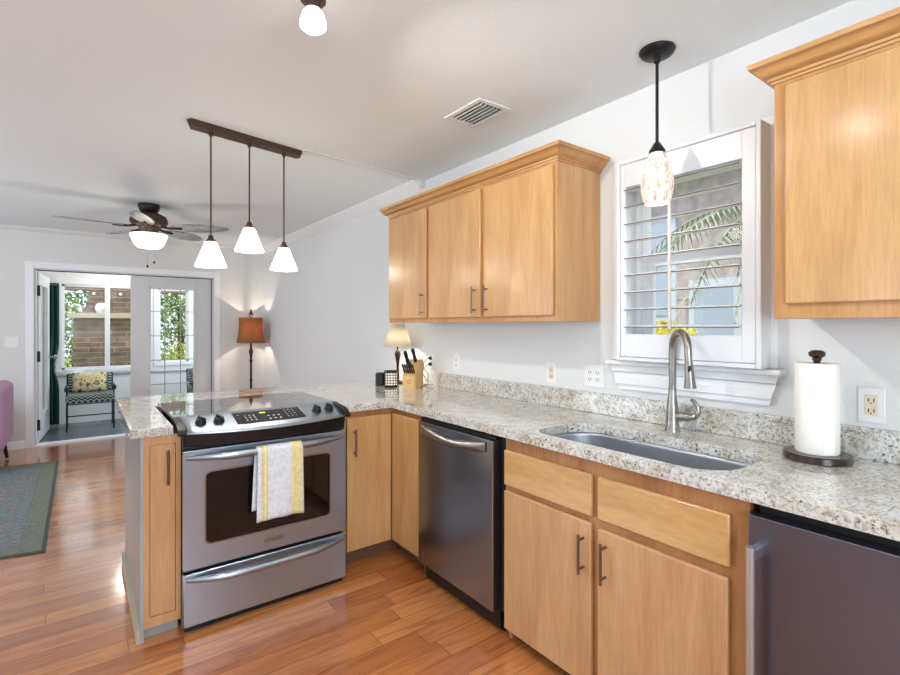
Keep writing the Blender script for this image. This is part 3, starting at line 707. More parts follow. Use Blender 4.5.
# ------------------------------------------------------------------ upper cabinets
crownp = [(-.012, 2.108), (.006, 2.108), (.008, 2.116), (.013, 2.118), (.015, 2.126), (.026, 2.131), (.036, 2.140), (.041, 2.150), (.049, 2.156), (.055, 2.159), (.058, 2.166), (.058, 2.174), (-.012, 2.174)]
def upper(label, ya, yb, doors, handles, endpath, top=2.13, bot=1.371, rail=.026):
    c = thing('wall_cabinet', label, 'cabinet', (1.92, (ya+yb)/2, bot))
    q = B().box(1.755, XW-.001, ya, yb, bot, top+.035, .001); q.build('carcass', 'maple', c)
    B().box(1.7525, 1.7549, ya+.002, yb-.002, bot+.001, 2.107).build('face_frame', 'maple_gap_shade', c)  # darkened sheet behind the doors, paints shadow lines into their gaps
    q = B().sweep(endpath, crownp); q.build('crown_moulding', 'maple_crown', c)
    for (d0, d1) in doors:
        dd = B().box(1.735, 1.7524, d0, d1, bot+rail, 2.092, .004).build('door', 'maple', c)
        for (hy, a0, a1) in handles:
            if d0 < hy < d1: pull(dd, (1.735, hy, 1.49), (0, 0, 1), (-1, 0, 0), .145, 'pull', .005, .028)
    return c
upper('long maple wall cabinet with three doors left of the window', 1.520, 3.055, [(2.575, 3.035), (2.048, 2.538), (1.535, 2.016)], [(2.606, 0, 0), (2.085, 0, 0), (1.985, 0, 0)],
      [(XW-.001, 1.520), (1.755, 1.520), (1.755, 3.055), (XW-.001, 3.055)][::-1])
upper('maple wall cabinet right of the window cropped by the photo edge', -.30, .635, [(-.28, .600)], [],
      [(XW-.001, -.30), (1.755, -.30), (1.755, .635), (XW-.001, .635)][::-1], rail=.045)

# ------------------------------------------------------------------ counter objects
ph = thing('paper_towel_holder', 'dark wooden paper towel holder on the countertop right of the sink', 'holder', (1.920, .571, T1))
B().lathe((1.920, .571, T1), [(0, 0), (.090, 0), (.093, .003), (.093, .021), (.090, .024), (0, .024)], 40).build('base', 'espresso', ph)
B().lathe((1.920, .571, T1), [(0, .02), (.009, .02), (.009, .318), (.013, .324), (.013, .330), (.022, .336), (.024, .348), (.016, .355), (0, .356)], 20).build('rod', 'espresso', ph)
q = B().lathe((1.920, .571, T1+.0245), [(.020, 0), (.057, 0), (.0600, .004), (.0605, .15), (.0600, .284), (.057, .289), (.020, .289)], 40)
q.box(-.002, .0, 0, .03, .004, .287, 0, Matrix.Translation((1.920, .571, T1+.0245)) @ Matrix.Rotation(-2.4, 4, 'Z') @ Matrix.Translation((.061, -.01, 0)))
o = q.build('paper_towel_roll', 'paper'); tag(o, 'white paper towel roll standing on the dark wooden holder', 'paper towel roll')

def plate_outlet(y, z, wy, kind, label, name='wall_outlet', slotmat='cream_plastic'):
    c = thing(name, label, 'outlet' if kind != 'sw' else 'switch', (XW, y, z))
    B().box(XW-.006, XW-.0005, y-wy/2, y+wy/2, z-.058, z+.058, .003).build('cover_plate', 'white_plastic', c)
    n = 1 if wy < .09 else 2
    for i in range(n):
        yy = y+(i-(n-1)/2)*.046
        f = B().box(XW-.009, XW-.006, yy-.017, yy+.017, z-.034, z+.034, .001).build('socket_face', slotmat, c)
        q = B()
        for zz in (z-.017, z+.017):
            q.box(XW-.0096, XW-.009, yy-.009, yy-.006, zz-.006, zz+.006).box(XW-.0096, XW-.009, yy+.005, yy+.008, zz-.006, zz+.006).box(XW-.0096, XW-.009, yy-.002, yy+.002, zz-.012, zz-.008)
        q.build('slots', 'slot', f)
    return c
plate_outlet(.467, 1.089, .072, 'o', 'ivory outlet in a white plate on the wall right of the paper towels')
plate_outlet(1.836, 1.092, .072, 'o', 'single outlet on the wall above the backsplash beneath the long cabinet')
plate_outlet(1.556, 1.098, .118, 'o', 'double outlet plate on the wall just left of the window sill', slotmat='white_plastic')
plate_outlet(2.69, 1.10, .072, 'o', 'white outlet above the backsplash between knife block and single outlet', slotmat='white_plastic')
plate_outlet(2.99, 1.09, .072, 'o', 'outlet behind the knife block with two black plugs in it', slotmat='white_plastic')
for i, (zz, lab) in enumerate(((1.112, 'upper of two black plugs with cord in the outlet by the knife block'), (1.068, 'lower of two black plugs with cord in the outlet by the knife block'))):
    pg = thing('power_plug', lab, 'plug', (XW-.02, 2.99, zz), 'plugs by the knife block')
    B().tube([(XW-.0098, 2.99, zz), (XW-.02, 2.99, zz), (XW-.032, 2.99, zz)], [.013, .013, .007], 10).build('plug_body', 'black', pg)
    dz = [0, .01][i]
    B().tube([(XW-.030, 2.99, zz), (XW-.045, 2.992, zz-.004), (XW-.060, 3.01, zz-.03), (XW-.062, 3.02-.07*i, 1.00), (XW-.055, 2.985-.02*i, .955), (XW-.05, 2.96-.06*i, .930), (XW-.08, 2.99-.02*i, .9185), (XW-.13, 3.05+.06*i, .9185), (XW-.17, 3.13, .9185)], .0028, 7).build('cord', 'black', pg)

# knife block
kb_at = Vector((1.893, 2.965, T1)); kr = Matrix.Translation(kb_at) @ Matrix.Rotation(-.95, 4, 'Z')
kb = thing('knife_block', 'light wooden knife block on the countertop corner under the long cabinet', 'knife block', kb_at)
q = B(); q.prism([(-.075, 0), (.075, 0), (.075, .195), (.035, .195), (-.075, .085)], lambda a, c, k: kr @ Vector((-.048 if k == 0 else .048, a, c)))
bl = q.build('block', 'blockwood', kb)
q = B(); c0 = kr @ Vector((0, -.0755, .045)); q.lathe(c0, [(.010, 0), (.013, 0), (.013, .0008), (.010, .0008)], 16, Matrix.Rotation(-.95, 4, 'Z') @ Matrix.Rotation(PI/2, 4, 'X')); q.build('maker_mark', 'toe_wood', bl)
sd = Vector((0, -.42, .62)).normalized()     # handles lean out over the slope
nn = 0
def knife(a, t_, L, r, name, label, group):
    base = Vector((a, -.075+.11*t_, .085+.11*t_)); 
    p0 = kr @ base; dirw = (kr.to_3x3() @ sd)
    k = thing(name, label, 'knife' if name != 'kitchen_scissors' else 'scissors', p0, group)
    B().tube([p0-dirw*.03, p0+dirw*.012], [r*.55, r*.6], 8).build('bolster', 'nickel', k)
    B().tube([p0+dirw*.011, p0+dirw*.03, p0+dirw*(L*.55), p0+dirw*(L*.85), p0+dirw*L], [r*1.25, r*1.5, r*1.25, r*1.5, r*1.05], 8).build('handle', 'black', k)
for i in range(6): knife(-.036+.0145*i, .12, .085, .0044, 'steak_knife', 'short black-handled steak knife in the front row of the knife block', 'steak knives in the block')
knife(-.030, .62, .125, .010, 'kitchen_knife', 'left of the two long black-handled knives at the top of the block', 'large knives in the block')
knife(.018, .80, .120, .010, 'kitchen_knife', 'right of the two long black-handled knives at the top of the block', 'large knives in the block')
knife(-.006, .45, .06, .008, 'kitchen_knife', 'shorter black-handled knife in the middle of the knife block', 'large knives in the block')

# candle lantern
cl_ = Vector((1.775, 3.07, T1))
cl = thing('candle_lantern', 'black lattice candle lantern with glowing glass on the countertop', 'lantern', cl_)
B().lathe(cl_, [(0, .012), (.043, .012), (.044, .018), (.044, .105), (.038, .108)], 28).build('glass', 'candleglow', cl)
q = B().lathe(cl_, [(0, 0), (.047, 0), (.050, .006), (.050, .014), (.046, .016), (0, .0165)], 28)
q.lathe(cl_, [(.0445, .102), (.050, .102), (.050, .116), (.0445, .116), (.0445, .102)], 28)
for i in range(14): a_ = 2*PI*i/14; p = cl_+Vector((.0475*math.cos(a_), .0475*math.sin(a_), .01)); q.tube([p, p+Vector((0, 0, .1))], .0024, 5)
for j in range(1, 5): q.tube([cl_+Vector((.0475*math.cos(2*PI*i/28), .0475*math.sin(2*PI*i/28), .012+.0185*j)) for i in range(28)], .0024, 5, closed=True)
q.build('lattice', 'blackmetal', cl)
sp = thing('smart_speaker', 'small dark rounded box standing behind the lattice lantern', 'speaker', (1.765, 3.20, T1))
B().lathe((1.765, 3.20, T1), [(0, 0), (.034, 0), (.040, .004), (.041, .08), (.036, .090), (0, .092)], 24).build('body', 'blackmetal', sp)
B().lathe((1.765, 3.20, T1+.0895), [(.031, 0), (.034, .001), (.034, .003), (.031, .003), (.031, 0)], 24).build('ring', 'ctrl', sp)

# table lamp
tl = Vector((1.925, 3.23, T1))
t = thing('table_lamp', 'small table lamp with cream pleated shade on the countertop corner', 'lamp', tl)
B().lathe(tl, [(0, 0), (.045, 0), (.047, .008), (.03, .016), (.01, .024), (.009, .12), (.012, .16), (.020, .205), (.024, .225), (.016, .245), (.008, .255), (.008, .30), (0, .30)], 20).build('base', 'bronze', t)
q = B(); q.ang = 180
q.grid(64, 2, lambda u, v: (tl.x+(.108-.058*v)*(1+.012*math.cos(u*2*PI*32))*math.cos(2*PI*u), tl.y+(.108-.058*v)*(1+.012*math.cos(u*2*PI*32))*math.sin(2*PI*u), 1.195+.17*v), True)
q.build('lamp_shade', 'linen', t, solid=.002)
lp = lamp('POINT', 'table_lamp_bulb', (.028, -.028, .335), 4.5, (1, .88, .70), shadow_soft_size=.02); lp.parent = t
B().lathe(tl, [(0, .30), (.012, .30), (.012, .315), (.022, .335), (.022, .36), (.012, .375), (0, .38)], 14).build('bulb', 'glassglow', t)

# ------------------------------------------------------------------ ceiling things
# linear pendant
pn = thing('linear_pendant', 'bronze bar pendant with three white cone glass shades hanging over the range', 'pendant light', (.786, 3.0, CH))
q = B()
cx0, cx1, cy = .455, 1.10, 3.0
hexo = [(-.32, -.035), (-.335, 0), (-.32, .04), (.32, .04), (.335, 0), (.32, -.035)]
def slab(q, sx, zt, zb, c):
    q.prism([(c[0]+a*sx, c[1]+e*sx+.2*a*sx) for a, e in hexo], lambda a, e, k: (a, e, zt if k == 0 else zb))
slab(q, 1.0, CH-.0005, CH-.012, (.786, 2.985)); slab(q, .97, CH-.012, CH-.034, (.786, 2.985))
q.build('canopy', 'bronze_warm', pn)
for (x, zb, zt) in ((.573, 1.672, 1.812), (.786, 1.780, 1.920), (1.0, 1.690, 1.830)):
    cy = 2.99+.2*(x-.786)
    B().lathe((x, cy, 0), [(0, CH-.034), (.012, CH-.034), (.012, CH-.05), (.0045, CH-.058), (.0045, zt+.035), (.012, zt+.03), (.016, zt+.012), (.027, zt+.004), (.027, zt-.006), (0, zt-.006)], 14).build('rod', 'bronze_warm', pn)
    q = B().lathe((x, cy, 0), [(.024, zt-.004), (.030, zt-.006), (.078, zb+.01), (.080, zb), (.076, zb), (.026, zt-.012), (.022, zt-.006)], 32); s_ = q.build('lamp_shade', 'glassglow', pn)
    l_ = lamp('POINT', 'pendant_bulb', (x-.786, cy-3.0, zb+.03-CH), 3, (1, .92, .82), shadow_soft_size=.025); l_.parent = pn
for x in (.70, .88): B().lathe((x, 2.985+.2*(x-.786), CH-.038), [(0, 0), (.008, .001), (.008, .005), (0, .005)], 10).build('screw', 'bronze', pn)

# pendant over the sink
px, py = 1.827, 1.073
sp = thing('pendant_light', 'single black rod pendant with mosaic glass shade hanging before the window', 'pendant light', (px, py, CH))
B().lathe((px, py, 0), [(0, CH-.0005), (.066, CH-.0005), (.068, CH-.006), (.060, CH-.02), (.040, CH-.030), (0, CH-.032)], 32).build('canopy', 'blackmetal', sp)
B().lathe((px, py, 0), [(0, CH-.03), (.014, CH-.03), (.012, CH-.05), (.0062, CH-.055), (.0062, 2.075), (.012, 2.072), (.022, 2.055), (.031, 2.040), (.031, 2.030), (0, 2.030)], 16).build('rod', 'blackmetal', sp)
B().lathe((px, py, 0), [(.027, 2.034), (.042, 2.00), (.055, 1.96), (.061, 1.92), (.060, 1.885), (.053, 1.85), (.046, 1.832), (.043, 1.832), (.050, 1.85), (.057, 1.885), (.058, 1.92), (.052, 1.96), (.024, 2.032)], 36).build('lamp_shade', 'mosaic', sp)
B().lathe((px, py, 0), [(0, 1.83), (.030, 1.835), (.036, 1.86), (.02, 1.90), (0, 1.92)], 20).build('bulb', 'glassglow', sp)
l_ = lamp('POINT', 'sink_pendant_bulb', (0, 0, 1.80-CH), .5, (1, .9, .78), shadow_soft_size=.03); l_.parent = sp

# track light
tk = thing('track_light', 'bronze ceiling track light with white glass heads at the top edge', 'track light', (.60, 1.0, CH))
B().box(.574, .614, .2, 1.545, CH-.03, CH-.0005, .003).build('track', 'bronze', tk)
for y in (1.52, 1.08, .68, .28):
    B().lathe((.594, y, 0), [(0, CH-.03), (.018, CH-.03), (.018, CH-.045), (.040, CH-.050), (.040, CH-.058), (.026, CH-.062), (.026, CH-.085), (.022, CH-.09), (0, CH-.09)], 18).build('head', 'bronze_warm', tk)
    B().lathe((.594, y, 0), [(.024, CH-.086), (.034, CH-.10), (.041, CH-.125), (.041, CH-.14), (.030, CH-.15), (0, CH-.153)], 20).build('glass_shade', 'glassglow', tk)
    l_ = lamp('SPOT', 'track_bulb', (.0, y-1.0, -.165), 33 if y > 1.5 else 4, (1, .95, .88), shadow_soft_size=.015 if y > 1.5 else .05, spot_size=math.radians(150), spot_blend=.6, rot=(0, -.75, 0)); l_.parent = tk

# ceiling vent
cv = thing('ceiling_vent', 'white louvered ceiling air vent near the long wall cabinet', 'vent', (1.63, 1.94, CH))
vx0, vx1, vy0, vy1 = 1.525, 1.735, 1.80, 2.085
q = B().box(vx0, vx0+.028, vy0, vy1, CH-.008, CH-.0005, .002).box(vx1-.028, vx1, vy0, vy1, CH-.008, CH-.0005, .002).box(vx0+.028, vx1-.028, vy0, vy0+.028, CH-.008, CH-.0005, .002).box(vx0+.028, vx1-.028, vy1-.028, vy1, CH-.008, CH-.0005, .002); q.build('frame', 'white_plastic', cv)
B().box(vx0+.02, vx1-.02, vy0+.02, vy1-.02, CH-.002, CH-.0006).build('backing', 'slot', cv)
for i in range(6):
    xx = vx0+.042+i*.0255; B().box(-.0085, .0085, vy0+.028, vy1-.028, -.0008, .0008, 0, Matrix.Translation((xx, 0, CH-.008)) @ Matrix.Rotation(math.radians(-62), 4, 'Y')).build('slat', 'white_plastic', cv)

# ceiling fan
fc = Vector((.497, 5.18, 0))
cf = thing('ceiling_fan', 'bronze ceiling fan with five leaf blades and glowing glass bowl light', 'ceiling fan', (fc.x, fc.y, CH))
B().lathe(fc, [(0, CH-.0005), (.085, CH-.0005), (.088, CH-.02), (.075, CH-.06), (.05, CH-.08), (.03, CH-.085), (.03, CH-.10), (0, CH-.10)], 28).build('canopy', 'bronze', cf)
B().lathe(fc, [(0, 2.37), (.04, 2.37), (.085, 2.36), (.135, 2.335), (.15, 2.30), (.15, 2.275), (.13, 2.25), (.085, 2.24), (.075, 2.20), (.075, 2.175), (.10, 2.168), (0, 2.168)], 32).build('motor', 'bronze_warm', cf)
B().lathe(fc, [(.02, 2.18), (.148, 2.17), (.150, 2.16), (.115, 2.075), (.09, 2.052), (.03, 2.045), (0, 2.045)], 32).build('light_bowl', 'glassglow_warm', cf)
l_ = lamp('POINT', 'fan_bulb', (0, 0, 2.00-CH), 9, (1, .9, .78), shadow_soft_size=.1); l_.parent = cf
for k in range(5):
    a_ = math.radians(186+72*k); Mx = Matrix.Translation((fc.x, fc.y, 2.235)) @ Matrix.Rotation(a_, 4, 'Z') @ Matrix.Rotation(math.radians(-12), 4, 'X')
    Mi = Matrix.Translation((fc.x, fc.y, 2.235)) @ Matrix.Rotation(a_, 4, 'Z')
    q = B(); q.tube([Mi @ Vector((.10, 0, .01)), Mi @ Vector((.16, 0, -.005)), Mi @ Vector((.22, .0, -.006)), Mi @ Vector((.28, 0, -.006))], [.012, .010, .012, .010], 8)
    iron = q.build('blade_iron', 'bronze', cf)
    q = B(); n = 14
    def wdt(u): return .085*math.sin(PI*min(1, .10+.86*u))**.75+.004
    q.grid(n, 5, lambda u, v: Mx @ Vector((.20+.48*u, (v-.5)*2*wdt(u), .004*math.cos((v-.5)*PI))))
    q.build('blade', 'blade', cf, solid=.006)
for dx, zb in ((-.02, 1.89), (.03, 1.93)):
    q = B().tube([(fc.x+dx, fc.y-.09, 2.10), (fc.x+dx, fc.y-.09, zb)], .0012, 5); q.lathe((fc.x+dx, fc.y-.09, zb-.028), [(0, 0), (.008, .004), (.009, .014), (.004, .026), (0, .028)], 10); q.build('pull_chain', 'bronze', cf)

# ------------------------------------------------------------------ living room
fl = Vector((1.84, 6.92, 0))
t = thing('floor_lamp', 'tall bronze floor lamp with amber drum shade in the far corner', 'lamp', fl)
B().lathe(fl, [(0, 0), (.13, 0), (.135, .015), (.05, .035), (.02, .06), (.014, .10), (.014, .60), (.020, .62), (.014, .64), (.014, .86), (.024, .88), (.014, .91), (.02, .97), (.028, 1.01), (.014, 1.05), (.014, 1.11), (.007, 1.12), (.007, 1.465), (0, 1.465)], 18).build('pole', 'bronze', t)
q = B(); q.ang = 60; q.grid(40, 6, lambda u, v: (fl.x+(.178-.031*v-.011*math.sin(PI*v))*math.cos(2*PI*u), fl.y+(.178-.031*v-.011*math.sin(PI*v))*math.sin(2*PI*u), 1.122+.338*v), True)
q.build('lamp_shade', 'amber', t, solid=.003)
B().lathe(fl, [(0, 1.46), (.012, 1.46), (.02, 1.48), (.030, 1.505), (.017, 1.53), (.01, 1.548), (.015, 1.56), (0, 1.575)], 14).build('finial', 'bronze_warm', t)
B().lathe(fl, [(.008, 1.19), (.014, 1.19), (.020, 1.22), (.020, 1.25), (.012, 1.27), (.008, 1.27)], 14).build('bulb', 'glassglow', t)
l_ = lamp('POINT', 'floor_lamp_bulb', (-.0, -.04, 1.29), 9, (1, .88, .72), shadow_soft_size=.01); l_.parent = t

# rug
P4 = [(-.165, 3.80), (-.17, 6.25), (-2.1, 6.62), (-2.1, 4.15)]
def inset(P, d):
    c = Vector((sum(p[0] for p in P)/4, sum(p[1] for p in P)/4)); return [(p[0]+(c.x-p[0])*d, p[1]+(c.y-p[1])*d) for p in P]
rgg = thing('area_rug', 'faded blue-grey oriental rug on the wood floor at the left edge', 'rug', (-1.15, 5.2, 0))
q = B(); q.add(plate(P4, [], .0008, .008)); q.build('binding', 'rug_edge', rgg)
q = B(); q.add(plate(inset(P4, .02), [inset(P4, .13)], .0075, .010)); q.build('border', 'rug_border', rgg)
q = B(); q.add(plate(inset(P4, .132), [], .0075, .010)); q.build('field', 'rug', rgg)

# armchair at the left edge
ac = thing('armchair', 'mauve velvet armchair at the left edge by the rug', 'armchair', (-1.0, 6.25, .0105))
def soft(q, x0, x1, y0, y1, z0, z1, r): q.box(x0, x1, y0, y1, z0, z1, r, seg=4); return q
soft(B(), -1.42, -.565, 5.95, 6.75, .17, .46, .05).build('seat', 'velvet', ac)
q = B(); q.ang = 80; q.grid(12, 12, lambda u, v: (0, 0, 0)) if 0 else None
soft(q, -.70, -.545, 5.93, 6.80, .20, .80, .07).build('backrest', 'velvet', ac)
soft(B(), -1.40, -.71, 5.90, 6.03, .20, .62, .05).build('armrest', 'velvet', ac)
soft(B(), -1.40, -.71, 6.70, 6.83, .20, .62, .05).build('armrest', 'velvet', ac)
for x in (-1.34, -.62):
    for y in (6.0, 6.7): B().tube([(x+.0, y, .18), (x+(.03 if x > -1 else -.03), y, .0105)], [.022, .013], 10).build('leg', 'rubberleg', ac)

# light switch on the far wall
sw = thing('light_switch', 'white double light switch on the far wall left of the door', 'switch', (-.592, YF, 1.174))
B().box(-.648, -.534, YF-.006, YF-.0005, 1.116, 1.232, .003).build('cover_plate', 'white_plastic', sw)
for x in (-.614, -.568): B().box(x-.009, x+.009, YF-.012, YF-.006, 1.155, 1.193, .002).build('toggle', 'white_plastic', sw)

# ------------------------------------------------------------------ sunroom furniture
def pillow_mesh(mx, w_, h_, t_):
    q = B(); q.ang = 180; n = 12
    for sgn in (1, -1):
        q.grid(n, n, lambda u, v, sgn=sgn: mx @ Vector(((u-.5)*w_*(1-.10*(2*v-1)**2*0), sgn*t_*.5*(max(0, (1-(2*u-1)**4)*(1-(2*v-1)**4)))**.5, (v-.5)*h_)))
    bmesh.ops.remove_doubles(q.bm, verts=q.bm.verts[:], dist=.0008); bmesh.ops.recalc_face_normals(q.bm, faces=q.bm.faces[:]); return q
def garden_chair(x0, x1, y0, label, pl):
    c = thing('garden_chair', label, 'chair', ((x0+x1)/2, y0+.25, 0), 'metal garden chairs in the sunroom')
    yb = y0+.42
    for x in (x0+.02, x1-.02):
        B().tube([(x, y0+.02, 0), (x, y0+.02, .55)], .008, 8).build('leg', 'blackmetal', c)
        B().tube([(x, yb, 0), (x, yb, .36), (x, yb+.05, .70)], .009, 8).build('leg', 'blackmetal', c)
        B().tube([(x, y0-.03, .52), (x, y0-.02, .55), (x, y0+.1, .56), (x, yb, .55)], [.022, .026, .022, .018], 8).build('armrest', 'blackmetal', c)
    for (yy, zz) in ((y0+.02, .20), (y0+.02, .35), (yb+.05, .70)): B().tube([(x0+.02, yy, zz), (x1-.02, yy, zz)], .008, 6).build('rail', 'blackmetal', c)
    soft(B(), x0+.005, x1-.005, y0-.01, yb, .36, .47, .035).build('seat_cushion', 'zigzag', c)
    q = B().box(x0+.03, x1-.03, -.035, .035, 0, .25, .03, Matrix.Translation((0, yb-.01, .46)) @ Matrix.Rotation(-.12, 4, 'X'), 3); q.build('back_cushion', 'zigzag', c)
    mx = Matrix.Translation(((x0+x1)/2-.01, yb-.115, .475+.125)) @ Matrix.Rotation(-.25, 4, 'X')
    o = pillow_mesh(mx, .37, .26, .10).build('throw_pillow', 'pillow'); tag(o, pl, 'pillow', 'floral pillows in the sunroom')
garden_chair(-.155, .38, 7.87, 'black metal garden chair under the sunroom window seen through the open doorway', 'floral throw pillow on the garden chair seen through the open doorway')
garden_chair(1.27, 1.80, 7.87, 'metal garden chair seen through the glass of the closed French door', 'floral throw pillow seen through the glass of the closed French door')
# teal curtain, tied back
cu = thing('curtain', 'dark teal curtain tied back beside the sunroom window', 'curtain', (-.33, 8.45, 0))
q = B(); q.ang = 180
def cur(u, v):
    z = .03+1.87*v; pin = 1-.5*math.exp(-((z-.80)/.16)**2)
    return (-.335+(u-.5)*.22*pin, 8.46+.022*math.sin(u*2*PI*4)*pin, z)
q.grid(50, 30, cur); q.build('drape', 'teal', cu, solid=.004)
B().tube([(-.50, 8.50, 1.915), (-.225, 8.50, 1.915)], .010, 8).build('rod', 'bronze', cu)
B().lathe((-.335, 8.46, .785), [(.062, 0), (.066, .015), (.062, .03)], 20, None, .6).build('tieback', 'teal', cu, solid=.006)
# door to the garden is further left; ceiling light in the sunroom
sl = thing('flush_ceiling_light', 'glowing domed ceiling light in the sunroom', 'ceiling light', (.50, 8.0, SH))
B().lathe((.50, 8.0, SH), [(0, -.0005), (.12, -.0005), (.125, -.02), (.11, -.03), (0, -.03)], 24).build('base', 'bronze_warm', sl)
B().lathe((.50, 8.0, SH), [(.145, -.028), (.150, -.04), (.12, -.075), (.06, -.095), (0, -.10)], 28).build('glass_dome', 'glassglow_warm', sl)
l_ = lamp('POINT', 'sunroom_bulb', (0, 0, -.2), 9, (1, .93, .82), shadow_soft_size=.1); l_.parent = sl
lamp('AREA', 'fill_light_sunroom', (.9, YS+.2, 1.4), 45, FILL_COL, shape='RECTANGLE', size=2.0, size_y=1.2, rot=(PI/2, 0, PI)).location = (2.85, 7.95, 1.35)  # added fill light brightening the sunroom from its unseen right side
bpy.data.objects['fill_light_sunroom'].rotation_euler = (PI/2, 0, PI/2)

# ------------------------------------------------------------------ outdoors
g_ = B().box(-14, 16, 8.8, 30, -.25, -.15).box(2.35, 20, -12, 8.8, -.25, -.15).build('ground', 'grass', origin=(0, 9, -.15)); struct(g_)
# covered patio with stone fireplace beyond the sunroom
fp = thing('outdoor_fireplace', 'tapered stone outdoor fireplace with mantel beyond the sunroom window', 'fireplace', (.5, 12.2, -.15))
q = B(); q.prism([(-.15, -.15), (1.25, -.15), (1.15, 1.5), (1.0, 1.60), (.90, 2.1), (.86, 3.0), (.22, 3.0), (.18, 2.1), (.05, 1.60), (-.10, 1.5)], lambda a, c, k: (a, 12.0 if k == 0 else 12.8, c)); q.build('chimney', 'brick', fp)
B().box(-.2, 1.3, 11.82, 12.0, 1.50, 1.60, .01).build('mantel', 'tan_trim', fp)
pot = B().lathe((.34, 11.91, 1.60), [(0, 0), (.06, 0), (.10, .06), (.11, .12), (.08, .18), (.05, .2), (0, .2)], 18).build('stone_vase', 'white'); tag(pot, 'pale round vase on the mantel of the outdoor fireplace', 'vase')
ls = thing('patio_beam', 'brown patio beam with a string of lights above the fireplace', 'beam', (.6, 11.2, 1.9))
B().box(-2.5, 4.5, 11.0, 11.12, 1.98, 2.18).box(-.5, -.38, 11.0, 11.12, -.15, 1.98).box(3.4, 3.52, 11.0, 11.12, -.15, 1.98).build('beam', 'brick', ls)
B().tube([(-1.0+i*.1, 10.97, 2.02-.05*abs(math.sin(i*.9))) for i in range(40)], .004, 5).build('wire', 'black', ls)
q = B()
for i in range(0, 40, 2): q.ball((-1.0+i*.1, 10.97, 1.985-.05*abs(math.sin(i*.9))), .022, sub=1)
q.build('bulbs', 'glassglow_warm', ls)
def foliage(name, label, c, r, n, leafsz, m, trunk=True, grp=None, sq=(1, 1, 1)):
    t = thing(name, label, name.split('_')[-1], (c[0], c[1], -.15), grp)
    q = B(); tt = bmesh.new()
    for i in range(n):
        d_ = Vector((random.gauss(0, 1), random.gauss(0, 1), random.gauss(0, 1))).normalized()*r*(random.random()**.4)
        p = Vector(c)+Vector((d_.x*sq[0], d_.y*sq[1], d_.z*sq[2]))
        if p.z < -.1: continue
        s_ = leafsz*random.uniform(.6, 1.3); a_ = Vector((random.gauss(0, 1), random.gauss(0, 1), random.gauss(0, 1))).normalized(); b_ = a_.orthogonal().normalized()
        b_ = Matrix.Rotation(random.random()*6.28, 3, a_) @ b_
        V = [tt.verts.new(p+a_*s_), tt.verts.new(p+b_*s_*.45), tt.verts.new(p-a_*s_), tt.verts.new(p-b_*s_*.45)]; tt.faces.new(V)
    q.add(tt); q.build('foliage', m, t)
    if trunk: B().tube([(c[0], c[1], -.15), (c[0]+.05, c[1], c[2]*.5), (c[0], c[1], c[2])], [r*.08, r*.06, r*.03], 8).build('trunk', 'darkwood', t)
    return t
foliage('garden_tree', 'leafy green tree left of the outdoor fireplace', (-.9, 15.3, 1.6), 1.4, 6000, .055, 'leaf', grp='garden trees', sq=(1, 1, 1.1))
foliage('garden_tree', 'leafy green tree right of the outdoor fireplace', (2.2, 15.5, 1.9), 1.4, 5200, .055, 'leaf', grp='garden trees')
foliage('garden_tree', 'green tree farthest right beyond the sunroom', (5.4, 15.6, 1.7), 1.5, 4000, .055, 'leaf', grp='garden trees')
foliage('garden_shrub', 'yellow-green shrub low at the left of the outdoor fireplace', (-.85, 12.7, .5), .6, 1800, .04, 'leaf_light', False, 'garden shrubs')
foliage('garden_shrub', 'yellow-green shrub low at the right of the outdoor fireplace', (1.95, 12.6, .45), .6, 1800, .04, 'leaf_light', False, 'garden shrubs')
foliage('garden_shrub', 'yellow-green shrub seen through the French door', (3.25, 12.8, .5), .6, 1800, .04, 'leaf_light', False, 'garden shrubs')
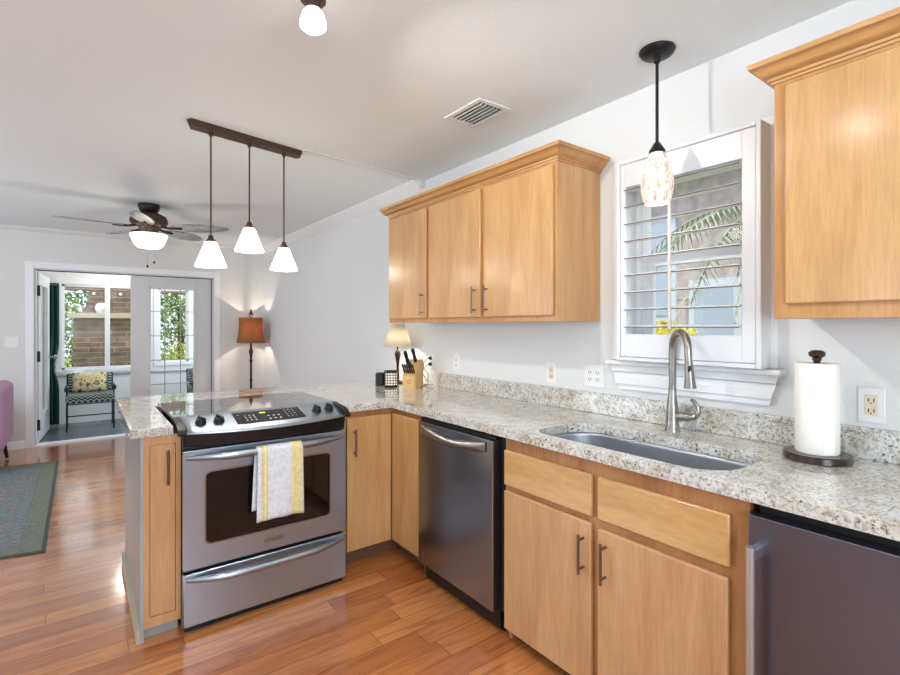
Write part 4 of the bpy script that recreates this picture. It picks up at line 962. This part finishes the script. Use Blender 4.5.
# neighbour house past the kitchen window
nh = thing('neighbour_house', 'pale sided neighbouring house seen through the window above the sink', 'house', (7.2, 4, -.15))
B().box(7.0, 9, -2, 9, -.15, 3.6).build('wall', 'siding', nh)
B().prism([(6.5, 3.5), (9.4, 3.5), (9.4, 5.2)], lambda a, c, k: (a, -2.3 if k == 0 else 9.3, c)).build('roof', 'mauveroof', nh)
for (a, c_, z0_, z1_) in ((3.9, 4.8, 1.5, 2.9), (3.0, 3.5, .7, 1.9), (5.6, 6.4, 1.0, 2.4)):
    f_ = B().box(6.95, 6.999, a-.1, c_+.1, z0_-.1, z1_+.1).build('window', 'lavender', nh)
    B().box(6.93, 6.949, a, c_, z0_, z1_).build('pane', 'housewin', f_)
pt = thing('palm_tree', 'palm with drooping grey-green fronds outside the kitchen window', 'tree', (4.9, 1.8, -.15))
B().tube([(4.9, 1.8, -.15), (4.95, 1.8, 1.2), (4.9, 1.8, 2.45)], [.14, .11, .09], 12).build('trunk', 'darkwood', pt)
for k in range(16):
    a_ = 2*PI*k/16+.2; q = B(); tt = bmesh.new(); L_ = 1.35; dz = random.uniform(-.25, .5); pts = []
    for i in range(15):
        u = i/14; pts.append(Vector((4.9+math.cos(a_)*L_*u, 1.8+math.sin(a_)*L_*u, 2.45+dz*u*1.2-1.0*u*u)))
    for i in range(1, 15):
        p = pts[i]; sd_ = Vector((-math.sin(a_), math.cos(a_), 0)); fw = (pts[i]-pts[i-1]).normalized()
        for j in (0, .5):
            pp = p-(pts[i]-pts[i-1])*j
            for s_ in (-1, 1):
                tip = pp+sd_*s_*.30*math.sin(PI*min(1, i/15+.12))+fw*.16+Vector((0, 0, -.10))
                V = [tt.verts.new(pp), tt.verts.new(pp+fw*.022), tt.verts.new(tip)]; tt.faces.new(V)
    q.add(tt); q.tube(pts, .008, 5); q.build('frond', 'palm', pt)
foliage('flowering_bush', 'bright yellow flowering bush just outside the kitchen window', (4.1, 2.32, .95), .45, 2600, .03, 'yellow', False, sq=(.8, 1.0, 1.0))
